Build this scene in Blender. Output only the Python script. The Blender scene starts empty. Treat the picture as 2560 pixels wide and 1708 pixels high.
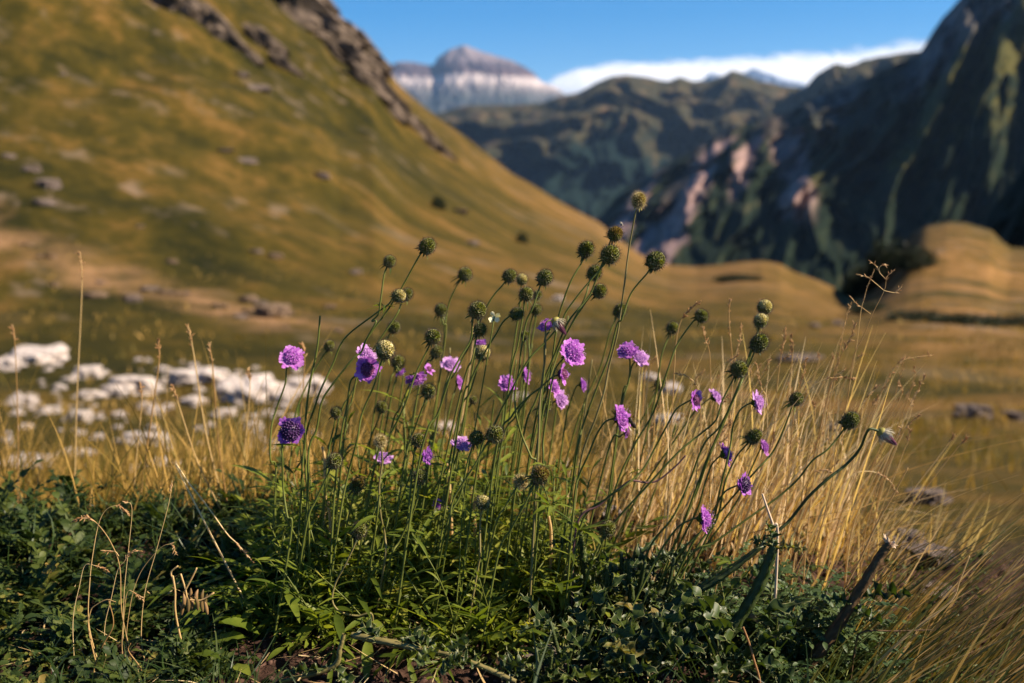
import bpy, math, random
import numpy as np
from mathutils import Vector, Matrix

SEED = 7
rng = np.random.default_rng(SEED)
random.seed(SEED)
scene = bpy.context.scene
COL = scene.collection
PI = math.pi

# ------------------------------------------------------------------ camera geometry
F = 2489.0                       # focal length in pixels of the 2560 wide photograph (35 mm lens)
TH = math.atan((854 - 430) / F)  # camera looks down by this much
CT, ST = math.cos(TH), math.sin(TH)
CAMZ = 0.40

def ray(X, Y):
    u = (X - 1280) / F; v = (854 - Y) / F
    return u, CT + v * ST, -ST + v * CT

def P(X, Y, d):
    u, dy, dz = ray(X, Y)
    t = d / dy
    return np.array([u * t, d, CAMZ + dz * t])

def ae(X, Y):
    u, dy, dz = ray(X, Y)
    return u / dy, dz / dy

def mpp(d):                      # metres per photograph pixel at distance d
    return d / F

# ------------------------------------------------------------------ noise (numpy value noise)
def _h(ix, iy, iz):
    n = (ix * 374761393 + iy * 668265263 + iz * 2147483647 * 3 + 1274126177) & 0xFFFFFFFF
    n = ((n ^ (n >> 13)) * 1274126177) & 0xFFFFFFFF
    n = (n ^ (n >> 16)) & 0xFFFFFFFF
    n = (n * 2246822519) & 0xFFFFFFFF
    return ((n ^ (n >> 15)) & 0xFFFFFF) / float(0xFFFFFF)

def vnoise(x, y, z=0.0):
    x = np.asarray(x, float); y = np.asarray(y, float); z = np.asarray(z, float) + 0 * x
    ix = np.floor(x).astype(np.int64); iy = np.floor(y).astype(np.int64); iz = np.floor(z).astype(np.int64)
    fx, fy, fz = x - ix, y - iy, z - iz
    fx = fx * fx * (3 - 2 * fx); fy = fy * fy * (3 - 2 * fy); fz = fz * fz * (3 - 2 * fz)
    r = 0
    for dx in (0, 1):
        for dy in (0, 1):
            for dz in (0, 1):
                w = (fx if dx else 1 - fx) * (fy if dy else 1 - fy) * (fz if dz else 1 - fz)
                r = r + w * _h(ix + dx, iy + dy, iz + dz)
    return r * 2 - 1

def fbm(x, y, z=0.0, oct=4):
    s, amp, f = 0, 1.0, 1.0
    for i in range(oct):
        s = s + amp * vnoise(np.asarray(x) * f + i * 17.3, np.asarray(y) * f - i * 9.1, np.asarray(z) * f + i * 4.7)
        amp *= 0.5; f *= 2.03
    return s

def ridged(x, y, z=0.0, oct=4):
    s, amp, f = 0, 1.0, 1.0
    for i in range(oct):
        s = s + amp * (1 - 2 * np.abs(vnoise(np.asarray(x) * f + i * 31.7, np.asarray(y) * f + i * 11.9, np.asarray(z) * f)))
        amp *= 0.5; f *= 2.03
    return s

def sstep(a, b, x):
    t = np.clip((np.asarray(x, float) - a) / (b - a), 0, 1)
    return t * t * (3 - 2 * t)

# ------------------------------------------------------------------ terrain height
_cr = [(-900, -1050), (-400, -880), (0, -650), (400, -350), (640, -150), (801, 0), (833, 49), (893, 93), (926, 109), (958, 158),
       (997, 212), (1035, 245), (1089, 289), (1144, 327), (1280, 434), (1334, 463), (1389, 498), (1443, 528), (1498, 556),
       (1541, 594), (1585, 626), (1607, 640), (1672, 662), (1743, 667), (1797, 662), (1852, 654), (1906, 651), (1950, 659),
       (1988, 681), (2042, 700), (2086, 719), (2113, 733), (2150, 722), (2195, 690), (2245, 630), (2277, 597), (2315, 577),
       (2369, 566), (2413, 569), (2478, 588), (2500, 612), (2525, 632), (2560, 634), (2700, 640), (3200, 650), (4200, 640)]
_ca = np.array([ae(x, y)[0] for x, y in _cr]); _ce = np.array([ae(x, y)[1] for x, y in _cr])
_dx = [(-900, 190), (0, 165), (800, 132), (1300, 104), (1607, 80), (1850, 72), (2086, 74), (2150, 80), (2277, 95), (2560, 100), (4200, 120)]
_da = np.array([ae(x, 650)[0] for x, _ in _dx]); _dd = np.array([d for _, d in _dx])
_bd = np.log(np.array([.2, .6, 1.1, 1.3, 1.6, 2.5, 4, 8, 15, 30, 70, 250]))
_bz = np.array([-.40, -.40, -.405, -.46, -.56, -.82, -1.16, -1.80, -2.5, -3.7, -5.9, -14])
_be = _bz / np.exp(_bd)

def terrain_z(x, y, noise=True):
    x = np.asarray(x, float); y = np.maximum(np.asarray(y, float), 0.12)
    a = x / y
    ec = np.interp(a, _ca, _ce); dc = np.interp(a, _da, _dd)
    dcl = np.minimum(y, dc)
    eb = np.interp(np.log(dcl), _bd, _be)
    ebc = np.interp(np.log(dc), _bd, _be)
    w = np.clip((np.log(dcl) - math.log(13.0)) / (np.log(dc) - math.log(13.0)), 0, 1)
    w = 0.35 * w + 0.65 * w * w * (3 - 2 * w)
    diff = ec - ebc
    e = eb + diff * w
    # the step of the right-hand hummock: a bank about 38 m away
    bank = sstep(0.36, 0.42, a) * (sstep(35, 41, dcl) * (1 - 0.75 * sstep(55, 85, dcl)))
    e = e + 0.020 * bank
    z = e * dcl
    z = z - np.maximum(y - dc, 0) * 0.75
    z = z - 0.05 * sstep(.22, .45, a) * (1 - sstep(1.6, 2.4, y))
    if noise:
        near = 1 - sstep(1.3, 3.0, y)
        z = z + near * (0.010 * fbm(x * 9, y * 9, 2.0, 3) + 0.004 * fbm(x * 60, y * 60, 5.0, 3))
        mid = sstep(3, 8, y) * (1 - sstep(dc * .85, dc, y))
        z = z + mid * 0.07 * (1 - .8 * sstep(22, 40, y)) * fbm(x * .6, y * .6, 9.0, 3)
        hill = w * sstep(0.05, 0.25, diff) * (1 - sstep(dc * .9, dc, y))
        z = z + hill * (0.9 * fbm(x * .09, y * .09, 3.0, 4) + .30 * fbm(x * .42, y * .30, 6.0, 3))
    return CAMZ + z

def tz(x, y):
    return float(terrain_z(np.array([x]), np.array([y]))[0])

def hit(X, Y):
    """the point of the terrain seen at photograph pixel X, Y"""
    a, e = ae(X, Y)
    d = np.exp(np.linspace(math.log(.5), math.log(170), 1500))
    z = terrain_z(a * d, d)
    zz = CAMZ + e * d
    k = np.nonzero(z >= zz)[0]
    i = k[0] if len(k) else len(d) - 1
    return np.array([a * d[i], d[i], z[i]])

# ------------------------------------------------------------------ mesh builder
class MB:
    def __init__(s):
        s.v = []; s.q = []; s.t = []; s.qm = []; s.tm = []; s.n = 0; s.c = []; s.uv = None
    def add(s, v, quads=None, tris=None, mat=0, col=0.5):
        v = np.asarray(v, float).reshape(-1, 3)
        if quads is not None and len(quads):
            q = np.asarray(quads, np.int64).reshape(-1, 4) + s.n; s.q.append(q); s.qm.append(np.full(len(q), mat))
        if tris is not None and len(tris):
            t = np.asarray(tris, np.int64).reshape(-1, 3) + s.n; s.t.append(t); s.tm.append(np.full(len(t), mat))
        s.v.append(v); s.n += len(v)
        c = np.asarray(col, float)
        s.c.append(np.full(len(v), float(c)) if c.ndim == 0 else c.reshape(-1))
    def mesh(s, name, mats, smooth=True):
        me = bpy.data.meshes.new(name)
        v = np.concatenate(s.v).astype(np.float32)
        q = np.concatenate(s.q) if s.q else np.zeros((0, 4), np.int64)
        t = np.concatenate(s.t) if s.t else np.zeros((0, 3), np.int64)
        me.vertices.add(len(v)); me.vertices.foreach_set('co', v.ravel())
        nl = len(q) * 4 + len(t) * 3
        me.loops.add(nl); me.loops.foreach_set('vertex_index', np.concatenate([q.ravel(), t.ravel()]).astype(np.int32))
        me.polygons.add(len(q) + len(t))
        ls = np.concatenate([np.arange(len(q)) * 4, len(q) * 4 + np.arange(len(t)) * 3]).astype(np.int32)
        me.polygons.foreach_set('loop_start', ls)
        mi = np.concatenate([np.concatenate(s.qm) if s.qm else np.zeros(0), np.concatenate(s.tm) if s.tm else np.zeros(0)]).astype(np.int32)
        me.polygons.foreach_set('material_index', mi)
        me.polygons.foreach_set('use_smooth', np.full(len(q) + len(t), bool(smooth)))
        at = me.attributes.new('tint', 'FLOAT', 'POINT'); at.data.foreach_set('value', np.concatenate(s.c).astype(np.float32))
        if s.uv is not None:
            a2 = me.attributes.new('surf', 'FLOAT_VECTOR', 'POINT')
            a2.data.foreach_set('vector', np.asarray(s.uv, np.float32).ravel())
        for m in (mats if isinstance(mats, (list, tuple)) else [mats]):
            me.materials.append(m)
        me.update(); me.validate()
        return me

def link(name, data, parent=None, loc=None, rot=None, scale=None):
    o = bpy.data.objects.new(name, data); COL.objects.link(o)
    if parent is not None: o.parent = parent
    if loc is not None: o.location = loc
    if rot is not None:
        o.rotation_mode = 'QUATERNION'; o.rotation_quaternion = rot
    if scale is not None: o.scale = scale if hasattr(scale, '__len__') else (scale,) * 3
    return o

def tag(o, label=None, cat=None, group=None, kind=None):
    if label: o['label'] = label
    if cat: o['category'] = cat
    if group: o['group'] = group
    if kind: o['kind'] = kind
    return o

def norm(v):
    v = np.asarray(v, float); return v / (np.linalg.norm(v, axis=-1, keepdims=True) + 1e-12)

def catmull(p, n):
    p = np.asarray(p, float)
    if len(p) == 2: p = np.array([p[0], (p[0] + p[1]) / 2, p[1]])
    q = np.vstack([2 * p[0] - p[1], p, 2 * p[-1] - p[-2]])
    out = []
    seg = len(p) - 1
    for i in range(n):
        t = i / (n - 1) * seg; k = min(int(t), seg - 1); f = t - k
        a, b, c, d = q[k], q[k + 1], q[k + 2], q[k + 3]
        out.append(.5 * ((2 * b) + (c - a) * f + (2 * a - 5 * b + 4 * c - d) * f * f + (3 * b - a - 3 * c + d) * f ** 3))
    return np.array(out)

def frames(p):
    t = norm(np.gradient(p, axis=0))
    u = np.cross(t[0], [0.3, -1, 0.2]); u = u / np.linalg.norm(u)
    U = []
    for k in range(len(p)):
        u = u - t[k] * np.dot(u, t[k]); u = u / (np.linalg.norm(u) + 1e-12); U.append(u)
    U = np.array(U); return t, U, np.cross(t, U)

def tube(mb, p, r, sides=6, mat=0, col=.5, cap=True):
    p = np.asarray(p, float); n = len(p); r = np.broadcast_to(np.asarray(r, float), (n,))
    t, U, V = frames(p)
    an = np.arange(sides) * 2 * PI / sides
    v = p[:, None] + r[:, None, None] * (U[:, None] * np.cos(an)[None, :, None] + V[:, None] * np.sin(an)[None, :, None])
    v = v.reshape(-1, 3)
    i = np.arange(n - 1)[:, None] * sides; j = np.arange(sides)[None]
    q = np.stack([i + j, i + (j + 1) % sides, i + sides + (j + 1) % sides, i + sides + j], -1).reshape(-1, 4)
    tr = []
    if cap:
        v = np.vstack([v, p[-1:] + t[-1:] * r[-1] * .5]); e = n * sides
        tr = [(e - sides + k, e - sides + (k + 1) % sides, e) for k in range(sides)]
    mb.add(v, q, tr, mat, col)

def ribbon(mb, p, side, w, fold=0.25, wave=None, mat=0, col=.5, edge=None):
    """leaf blade: middle rib p, half widths w along side, edges lifted by fold"""
    p = np.asarray(p, float); n = len(p); w = np.broadcast_to(np.asarray(w, float), (n,))
    t = norm(np.gradient(p, axis=0))
    s = np.broadcast_to(np.asarray(side, float), (n, 3)); s = norm(s - t * (s * t).sum(1, keepdims=True))
    nn = np.cross(s, t)
    wl = w; wr = w
    if edge is not None: wl = w * edge[0]; wr = w * edge[1]
    l = p - s * wl[:, None] + nn * (fold * wl)[:, None]
    r_ = p + s * wr[:, None] + nn * (fold * wr)[:, None]
    if wave is not None:
        l = l + nn * wave[0][:, None]; r_ = r_ + nn * wave[1][:, None]
    v = np.stack([l, p, r_], 1).reshape(-1, 3)
    i = np.arange(n - 1) * 3
    q = np.concatenate([np.stack([i, i + 1, i + 4, i + 3], 1), np.stack([i + 1, i + 2, i + 5, i + 4], 1)])
    mb.add(v, q, None, mat, col)

def blades(mb, base, h, lean, bend, w, K=5, mat=0, tint=None, droop=0.0):
    """N grass blades as curved ribbons (vectorised)"""
    base = np.asarray(base, float); N = len(base)
    t = np.linspace(0, 1, K + 1)[None, :, None]
    up = np.array([0, 0, 1.0])
    h = np.asarray(h)[:, None, None]
    p = base[:, None] + up * h * (t - droop * t ** 3) + h * (lean[:, None] * t + bend[:, None] * t ** 2)
    az = rng.uniform(0, PI, N); s = np.stack([np.cos(az), np.sin(az), 0 * az], 1)[:, None]
    ww = np.asarray(w)[:, None, None] * (1 - t ** 2 * .92)
    v = np.concatenate([(p - s * ww)[:, :, None], (p + s * ww)[:, :, None]], 2).reshape(-1, 3)
    b = (np.arange(N) * (K + 1) * 2)[:, None] + (np.arange(K) * 2)[None]
    q = np.stack([b, b + 1, b + 3, b + 2], -1).reshape(-1, 4)
    c = np.repeat(tint if tint is not None else rng.random(N), (K + 1) * 2)
    mb.add(v, q, None, mat, c)

def ico(sub=2):
    import bmesh
    bm = bmesh.new(); bmesh.ops.create_icosphere(bm, subdivisions=sub, radius=1)
    bm.verts.ensure_lookup_table()
    v = np.array([x.co[:] for x in bm.verts]); f = np.array([[q.index for q in x.verts] for x in bm.faces]); bm.free()
    return v, f
ICO1 = ico(1); ICO2 = ico(2); ICO3 = ico(3); ICO4 = ico(4)

# ------------------------------------------------------------------ materials
class G:
    def __init__(s, name):
        s.m = bpy.data.materials.new(name); s.m.use_nodes = True
        s.t = s.m.node_tree; s.t.nodes.clear()
        s.out = s.t.nodes.new('ShaderNodeOutputMaterial')
    def n(s, ty, **kw):
        x = s.t.nodes.new(ty)
        for k, v in kw.items(): setattr(x, k, v)
        return x
    def set(s, sock, v):
        if isinstance(v, bpy.types.NodeSocket): s.t.links.new(v, sock)
        elif v is not None:
            if hasattr(v, '__len__') and len(v) == 3 and sock.type == 'RGBA': v = (*v, 1)
            sock.default_value = v
    def attr(s, name, vec=False):
        x = s.n('ShaderNodeAttribute', attribute_name=name); return x.outputs['Vector' if vec else 'Fac']
    def pos(s): return s.n('ShaderNodeNewGeometry').outputs['Position']
    def obj(s): return s.n('ShaderNodeTexCoord').outputs['Object']
    def rnd(s): return s.n('ShaderNodeObjectInfo').outputs['Random']
    def noise(s, vec, scale=1, detail=4, rough=.55, dist=0):
        x = s.n('ShaderNodeTexNoise'); s.set(x.inputs['Vector'], vec)
        for k, v in (('Scale', scale), ('Detail', detail), ('Roughness', rough), ('Distortion', dist)): x.inputs[k].default_value = v
        return x.outputs['Fac']
    def voro(s, vec, scale=1, feature='F1'):
        x = s.n('ShaderNodeTexVoronoi', feature=feature); s.set(x.inputs['Vector'], vec); x.inputs['Scale'].default_value = scale
        return x.outputs['Distance']
    def ramp(s, fac, stops, inter='LINEAR'):
        x = s.n('ShaderNodeValToRGB'); s.set(x.inputs[0], fac); r = x.color_ramp; r.interpolation = inter
        while len(r.elements) < len(stops): r.elements.new(.5)
        for e, (p, c) in zip(r.elements, stops):
            e.position = p; e.color = (*c, 1) if hasattr(c, '__len__') else (c, c, c, 1)
        return x.outputs[0]
    def math(s, op, a, b=None, clamp=False):
        x = s.n('ShaderNodeMath', operation=op, use_clamp=clamp); s.set(x.inputs[0], a)
        if b is not None: s.set(x.inputs[1], b)
        return x.outputs[0]
    def vmath(s, op, a, b=None):
        x = s.n('ShaderNodeVectorMath', operation=op); s.set(x.inputs[0], a)
        if b is not None: s.set(x.inputs[1], b)
        return x.outputs['Value' if op in ('DOT_PRODUCT', 'LENGTH') else 'Vector']
    def comb(s, x, y, z):
        c = s.n('ShaderNodeCombineXYZ')
        for k, v in enumerate((x, y, z)): s.set(c.inputs[k], v)
        return c.outputs[0]
    def sep(s, v):
        c = s.n('ShaderNodeSeparateXYZ'); s.set(c.inputs[0], v); return c.outputs
    def mix(s, f, a, b):
        x = s.n('ShaderNodeMix', data_type='RGBA'); s.set(x.inputs[0], f); s.set(x.inputs[6], a); s.set(x.inputs[7], b); return x.outputs[2]
    def bump(s, h, strength=.5, dist=.01):
        x = s.n('ShaderNodeBump'); s.set(x.inputs['Height'], h); x.inputs['Strength'].default_value = strength; x.inputs['Distance'].default_value = dist
        return x.outputs[0]
    def bsdf(s, col, rough=.8, spec=.3, normal=None, **kw):
        x = s.n('ShaderNodeBsdfPrincipled'); s.set(x.inputs['Base Color'], col); s.set(x.inputs['Roughness'], rough)
        x.inputs['Specular IOR Level'].default_value = spec
        if normal is not None: s.set(x.inputs['Normal'], normal)
        for k, v in kw.items(): s.set(x.inputs[k], v)
        return x.outputs[0]
    def finish(s, sh):
        s.t.links.new(sh, s.out.inputs['Surface']); return s.m
    def leaf(s, col, tcol, trans=.3, rough=.5, spec=.4):
        b = s.bsdf(col, rough, spec)
        tr = s.n('ShaderNodeBsdfTranslucent'); s.set(tr.inputs[0], tcol)
        mx = s.n('ShaderNodeMixShader'); mx.inputs[0].default_value = trans
        s.t.links.new(b, mx.inputs[1]); s.t.links.new(tr.outputs[0], mx.inputs[2])
        return s.finish(mx.outputs[0])

def mat_leaf(name, stops, trans=.3, rough=.45, spec=.45, tboost=1.6, nscale=120):
    g = G(name)
    f = g.math('ADD', g.math('MULTIPLY', g.attr('tint'), .7), g.math('MULTIPLY', g.rnd(), .3))
    n = g.noise(g.obj(), nscale, 3)
    f = g.math('ADD', f, g.math('MULTIPLY', g.math('SUBTRACT', n, .5), .35), True)
    c = g.ramp(f, stops)
    tc = g.ramp(f, [(p, tuple(min(1, x * tboost * k) for x, k in zip(cc, (1.15, 1.1, .5)))) for p, cc in stops])
    return g.leaf(c, tc, trans, rough, spec)

def mat_plain(name, stops, rough=.8, spec=.2, nscale=60, bump=0, nd=4):
    g = G(name)
    n = g.noise(g.obj(), nscale, nd)
    f = g.math('ADD', g.math('MULTIPLY', g.attr('tint'), .5), g.math('MULTIPLY', n, .5))
    return g.finish(g.bsdf(g.ramp(f, stops), rough, spec, g.bump(n, bump, .004) if bump else None))

M = {}
M['leaf'] = mat_leaf('leaf_green', [(0, (.026, .046, .006)), (.4, (.090, .125, .012)), (.75, (.20, .225, .026)), (1, (.32, .28, .05))], .45, .5, .28)
M['leaf_low'] = mat_leaf('leaf_low', [(0, (.010, .022, .005)), (.5, (.034, .054, .010)), (.80, (.085, .10, .016)), (1, (.24, .15, .04))], .28, .55, .22)
M['leaf_vetch'] = mat_leaf('leaf_vetch', [(0, (.018, .040, .014)), (.5, (.045, .075, .022)), (1, (.09, .12, .035))], .25, .5, .28)
M['thistle'] = mat_leaf('leaf_thistle', [(0, (.010, .022, .005)), (.5, (.032, .052, .010)), (.85, (.080, .105, .018)), (1, (.2, .15, .05))], .30, .42, .28)
M['thistle_edge'] = mat_plain('thistle_spine', [(0, (.10, .12, .04)), (1, (.26, .24, .11))], .6)
M['stem'] = mat_plain('stem_green', [(0, (.045, .062, .010)), (.5, (.095, .110, .018)), (1, (.17, .15, .035))], .55, .28, 25)
M['stem_dry'] = mat_plain('stem_olive', [(0, (.10, .085, .025)), (1, (.24, .19, .07))], .6, .3, 25)
M['stem_red'] = mat_plain('stem_purple', [(0, (.06, .055, .02)), (.5, (.13, .06, .055)), (1, (.24, .11, .12))], .6, .3, 25)
M['stalk'] = mat_plain('stalk_brown', [(0, (.025, .015, .007)), (.5, (.085, .048, .022)), (1, (.17, .105, .045))], .7, .2, 80, .6)
M['stalk_green'] = mat_plain('stalk_green', [(0, (.015, .022, .006)), (.6, (.035, .05, .010)), (1, (.09, .09, .02))], .6, .3, 60, .4)
M['frayed'] = mat_plain('frayed_pith', [(0, (.35, .22, .14)), (1, (.65, .52, .38))], .9)
M['straw'] = mat_leaf('straw', [(0, (.085, .085, .018)), (.12, (.17, .10, .03)), (.28, (.40, .235, .065)), (.5, (.64, .44, .235)), (1, (.86, .70, .46))], .45, .55, .3, 1.0, 30)
M['straw_pale'] = mat_leaf('straw_pale', [(0, (.36, .20, .07)), (.5, (.60, .41, .18)), (1, (.80, .63, .36))], .35, .5, .3, 1.0, 30)
M['seed'] = mat_leaf('grass_seed', [(0, (.26, .12, .05)), (.5, (.45, .25, .11)), (1, (.66, .45, .24))], .3, .6, .2, 1.0, 80)
M['grass'] = mat_leaf('grass_mixed', [(0, (.035, .045, .008)), (.25, (.085, .080, .012)), (.5, (.24, .15, .03)), (.75, (.48, .29, .085)), (1, (.68, .46, .19))], .3, .6, .2, 1.1, 10)
M['sedge'] = mat_leaf('sedge_blade', [(0, (.022, .036, .008)), (.35, (.06, .075, .014)), (.6, (.15, .12, .03)), (.8, (.36, .22, .07)), (1, (.66, .44, .19))], .3, .5, .3, 1.1, 10)
M['grass_green'] = mat_leaf('grass_green', [(0, (.014, .032, .008)), (.5, (.035, .06, .014)), (1, (.09, .10, .03))], .3, .4, .4)
M['core'] = mat_plain('head_core', [(0, (.05, .07, .009)), (1, (.14, .17, .022))], .8, .1, 30)
M['cup'] = mat_leaf('head_cup', [(0, (.10, .13, .014)), (.5, (.20, .225, .026)), (1, (.34, .32, .06))], .35, .6, .2, 1.2, 10)
M['rim'] = mat_plain('head_rim', [(0, (.20, .20, .09)), (1, (.46, .43, .24))], .7)
M['gold'] = mat_leaf('head_gold', [(0, (.16, .12, .03)), (1, (.38, .26, .08))], .3, .6, .2, 1.0, 10)
M['cream'] = mat_leaf('head_cream', [(0, (.55, .48, .17)), (.6, (.80, .70, .36)), (1, (.88, .80, .58))], .25, .7, .1, 1.0, 10)
M['awn'] = mat_plain('bristle_dark', [(0, (.018, .010, .008)), (1, (.06, .035, .02))], .5, .3)
M['awn_pale'] = mat_plain('bristle_pale', [(0, (.22, .14, .06)), (1, (.55, .42, .22))], .6, .3)
M['bract'] = mat_leaf('bract_green', [(0, (.018, .036, .008)), (.5, (.05, .075, .014)), (1, (.16, .17, .04))], .3, .5, .3)
M['bract_y'] = mat_leaf('bract_yellow', [(0, (.15, .15, .03)), (1, (.42, .36, .10))], .3, .5, .3)
def petal_mat(name, stops):
    g = G(name)
    f = g.math('ADD', g.attr('tint'), g.math('MULTIPLY', g.math('SUBTRACT', g.noise(g.obj(), 3, 2), .5), .3), True)
    c = g.ramp(f, stops)
    return g.leaf(c, c, .42, .6, .15)
M['petal'] = petal_mat('petal_lilac', [(0, (.27, .05, .36)), (.5, (.47, .13, .55)), (1, (.64, .30, .70))])
M['petal_deep'] = petal_mat('petal_violet', [(0, (.16, .025, .28)), (.5, (.33, .08, .45)), (1, (.52, .22, .64))])
M['petal_pale'] = petal_mat('petal_pale', [(0, (.36, .14, .46)), (.5, (.55, .27, .62)), (1, (.72, .46, .74))])
M['stamen'] = petal_mat('stamen_pink', [(0, (.45, .22, .50)), (1, (.78, .52, .72))])
M['knob'] = mat_plain('bud_magenta', [(0, (.06, .012, .05)), (.5, (.16, .03, .11)), (1, (.32, .10, .18))], .5, .3, 5)
M['knob_dark'] = mat_plain('bud_dark_violet', [(0, (.018, .006, .035)), (1, (.07, .02, .10))], .5, .3, 5)
M['wilt'] = petal_mat('petal_wilted', [(0, (.09, .02, .05)), (.6, (.22, .07, .13)), (1, (.40, .24, .26))])
M['spine'] = mat_plain('involucre', [(0, (.14, .12, .07)), (1, (.48, .42, .32))], .6, .2, 10)
M['wing'] = mat_plain('insect_wing', [(0, (.25, .20, .14)), (1, (.4, .34, .25))], .25, .5)
M['bee'] = mat_plain('bee_fur', [(0, (.008, .006, .005)), (.6, (.02, .014, .010)), (1, (.16, .08, .02))], .7, .2, 400)

# soil / meadow ground
def ground_material():
    g = G('meadow_ground'); p = g.pos()
    hill = Vector(P(1560, 610, 84)) - Vector(P(900, 130, 128)); hill.normalize()
    al = g.vmath('DOT_PRODUCT', p, tuple(hill))
    sx = g.sep(p)
    across = g.vmath('SUBTRACT', p, None); 
    sc = across.node; s2 = g.n('ShaderNodeVectorMath', operation='SCALE'); s2.inputs[0].default_value = tuple(hill); g.t.links.new(al, s2.inputs['Scale'])
    g.t.links.new(s2.outputs[0], sc.inputs[1])
    s3 = g.n('ShaderNodeVectorMath', operation='SCALE'); s3.inputs[0].default_value = tuple(hill); mr = g.n('ShaderNodeMapRange'); g.set(mr.inputs[0], sx[0]); 
    for k_, v_ in zip((1, 2, 3, 4), (-6.0, 12.0, .45, 1.0)): mr.inputs[k_].default_value = v_
    g.t.links.new(g.math('MULTIPLY', al, mr.outputs[0]), s3.inputs['Scale'])
    st = g.vmath('ADD', across, s3.outputs[0])          # coordinates compressed along the fall of the slope
    n1 = g.noise(st, .10, 6, .68, 1.2)
    n2 = g.noise(st, .42, 6, .72, .6)
    n3 = g.noise(p, 2.3, 4, .7); n6 = g.noise(st, 1.3, 5, .75)
    mr2 = g.n('ShaderNodeMapRange'); g.set(mr2.inputs[0], sx[0])
    for k_, v_ in zip((1, 2, 3, 4), (-8.0, 8.0, -.008, .06)): mr2.inputs[k_].default_value = v_
    f = g.math('ADD', g.math('ADD', g.math('MULTIPLY', n1, .36), g.math('MULTIPLY', n2, .30)), g.math('ADD', g.math('MULTIPLY', n3, .14), g.math('MULTIPLY', n6, .20)))
    f = g.math('ADD', f, mr2.outputs[0])
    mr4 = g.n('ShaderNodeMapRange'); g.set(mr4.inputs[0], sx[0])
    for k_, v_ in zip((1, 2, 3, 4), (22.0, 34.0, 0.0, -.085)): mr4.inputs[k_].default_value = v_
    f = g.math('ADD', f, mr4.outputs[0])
    c = g.ramp(f, [(.40, (.011, .012, .0015)), (.46, (.026, .022, .0023)), (.51, (.050, .036, .0042)), (.56, (.098, .056, .011)), (.635, (.20, .105, .036))])
    # stony, thin-grassed patches
    n4 = g.noise(st, .9, 4, .6); n5 = g.noise(p, .13, 3, .5)
    stone = g.math('MULTIPLY', g.ramp(n4, [(.56, 0), (.68, 1)]), g.ramp(n5, [(.43, 0), (.56, 1)]))
    c = g.mix(g.math('MULTIPLY', stone, .5), c, (.22, .155, .115))
    # pale worn track slanting along the foot of the hillside
    Pa = hit(20, 600); Pb = hit(1000, 838); dv = (Pb - Pa)[:2]; dv = dv / np.linalg.norm(dv); nv = (-dv[1], dv[0])
    q_ = g.vmath('DOT_PRODUCT', g.vmath('SUBTRACT', p, tuple(float(x) for x in Pa)), (float(nv[0]), float(nv[1]), 0.0))
    wob = g.math('MULTIPLY', g.math('SUBTRACT', g.noise(p, .35, 3), .5), 3.2)
    tr = g.math('ABSOLUTE', g.math('ADD', q_, wob))
    mr3 = g.n('ShaderNodeMapRange'); g.set(mr3.inputs[0], sx[0])
    for k_, v_ in zip((1, 2, 3, 4), (float(Pb[0]) - 2.0, float(Pb[0]) + 1.5, 1.0, 0.0)): mr3.inputs[k_].default_value = v_
    tr = g.math('ADD', tr, g.math('MULTIPLY', g.math('SUBTRACT', 1.0, mr3.outputs[0]), 3.0))
    trk = g.math('MULTIPLY', g.ramp(g.math('MULTIPLY', tr, .5), [(.10, 1), (.75, 0)]), g.ramp(g.noise(p, 1.1, 5, .7), [(.36, .1), (.60, 1)]))
    c = g.mix(g.math('MULTIPLY', trk, .68), c, (.30, .165, .085))
    # bare soil on the bank in front
    y = sx[1]
    near = g.math('SUBTRACT', 1.0, g.math('SMOOTH_MIN', 1.0, g.math('MAXIMUM', 0.0, g.math('MULTIPLY', g.math('SUBTRACT', y, 1.05), 2.2)), ), True)
    sn = g.noise(p, 70, 6, .7)
    soil = g.ramp(sn, [(.3, (.014, .008, .006)), (.5, (.040, .021, .015)), (.7, (.095, .052, .038))])
    c = g.mix(near, c, soil)
    b = g.bump(g.math('ADD', g.noise(p, 160, 5, .7), g.math('MULTIPLY', sn, 2.0)), .8, .004)
    return g.finish(g.bsdf(c, .95, .1, b))
M['ground'] = ground_material()

def rock_mat(name, stops, sc=3, bump=.7):
    g = G(name); o = g.obj()
    n = g.noise(o, sc, 7, .65); v = g.voro(o, sc * 1.3)
    f = g.math('ADD', g.math('MULTIPLY', n, .75), g.math('MULTIPLY', v, .28))
    return g.finish(g.bsdf(g.ramp(f, stops), .9, .15, g.bump(n, bump, .15)))
M['limestone'] = rock_mat('limestone', [(.28, (.10, .08, .06)), (.38, (.34, .275, .25)), (.5, (.58, .49, .445)), (.7, (.72, .63, .585))])
M['tanrock'] = rock_mat('tan_rock', [(.3, (.06, .045, .025)), (.45, (.16, .105, .065)), (.7, (.27, .19, .14))])
M['greyrock'] = rock_mat('grey_rock', [(.3, (.055, .043, .034)), (.5, (.14, .105, .088)), (.7, (.26, .20, .175))])
M['crag'] = rock_mat('crag_rock', [(.3, (.030, .022, .016)), (.5, (.085, .062, .045)), (.7, (.19, .14, .11))], 1.6, 1)

# ------------------------------------------------------------------ far mountains
def mountain_mat(name, build):
    g = G(name); s = g.attr('surf', True); c, rough = build(g, s)
    return g.finish(g.bsdf(c, rough, .05))

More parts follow.
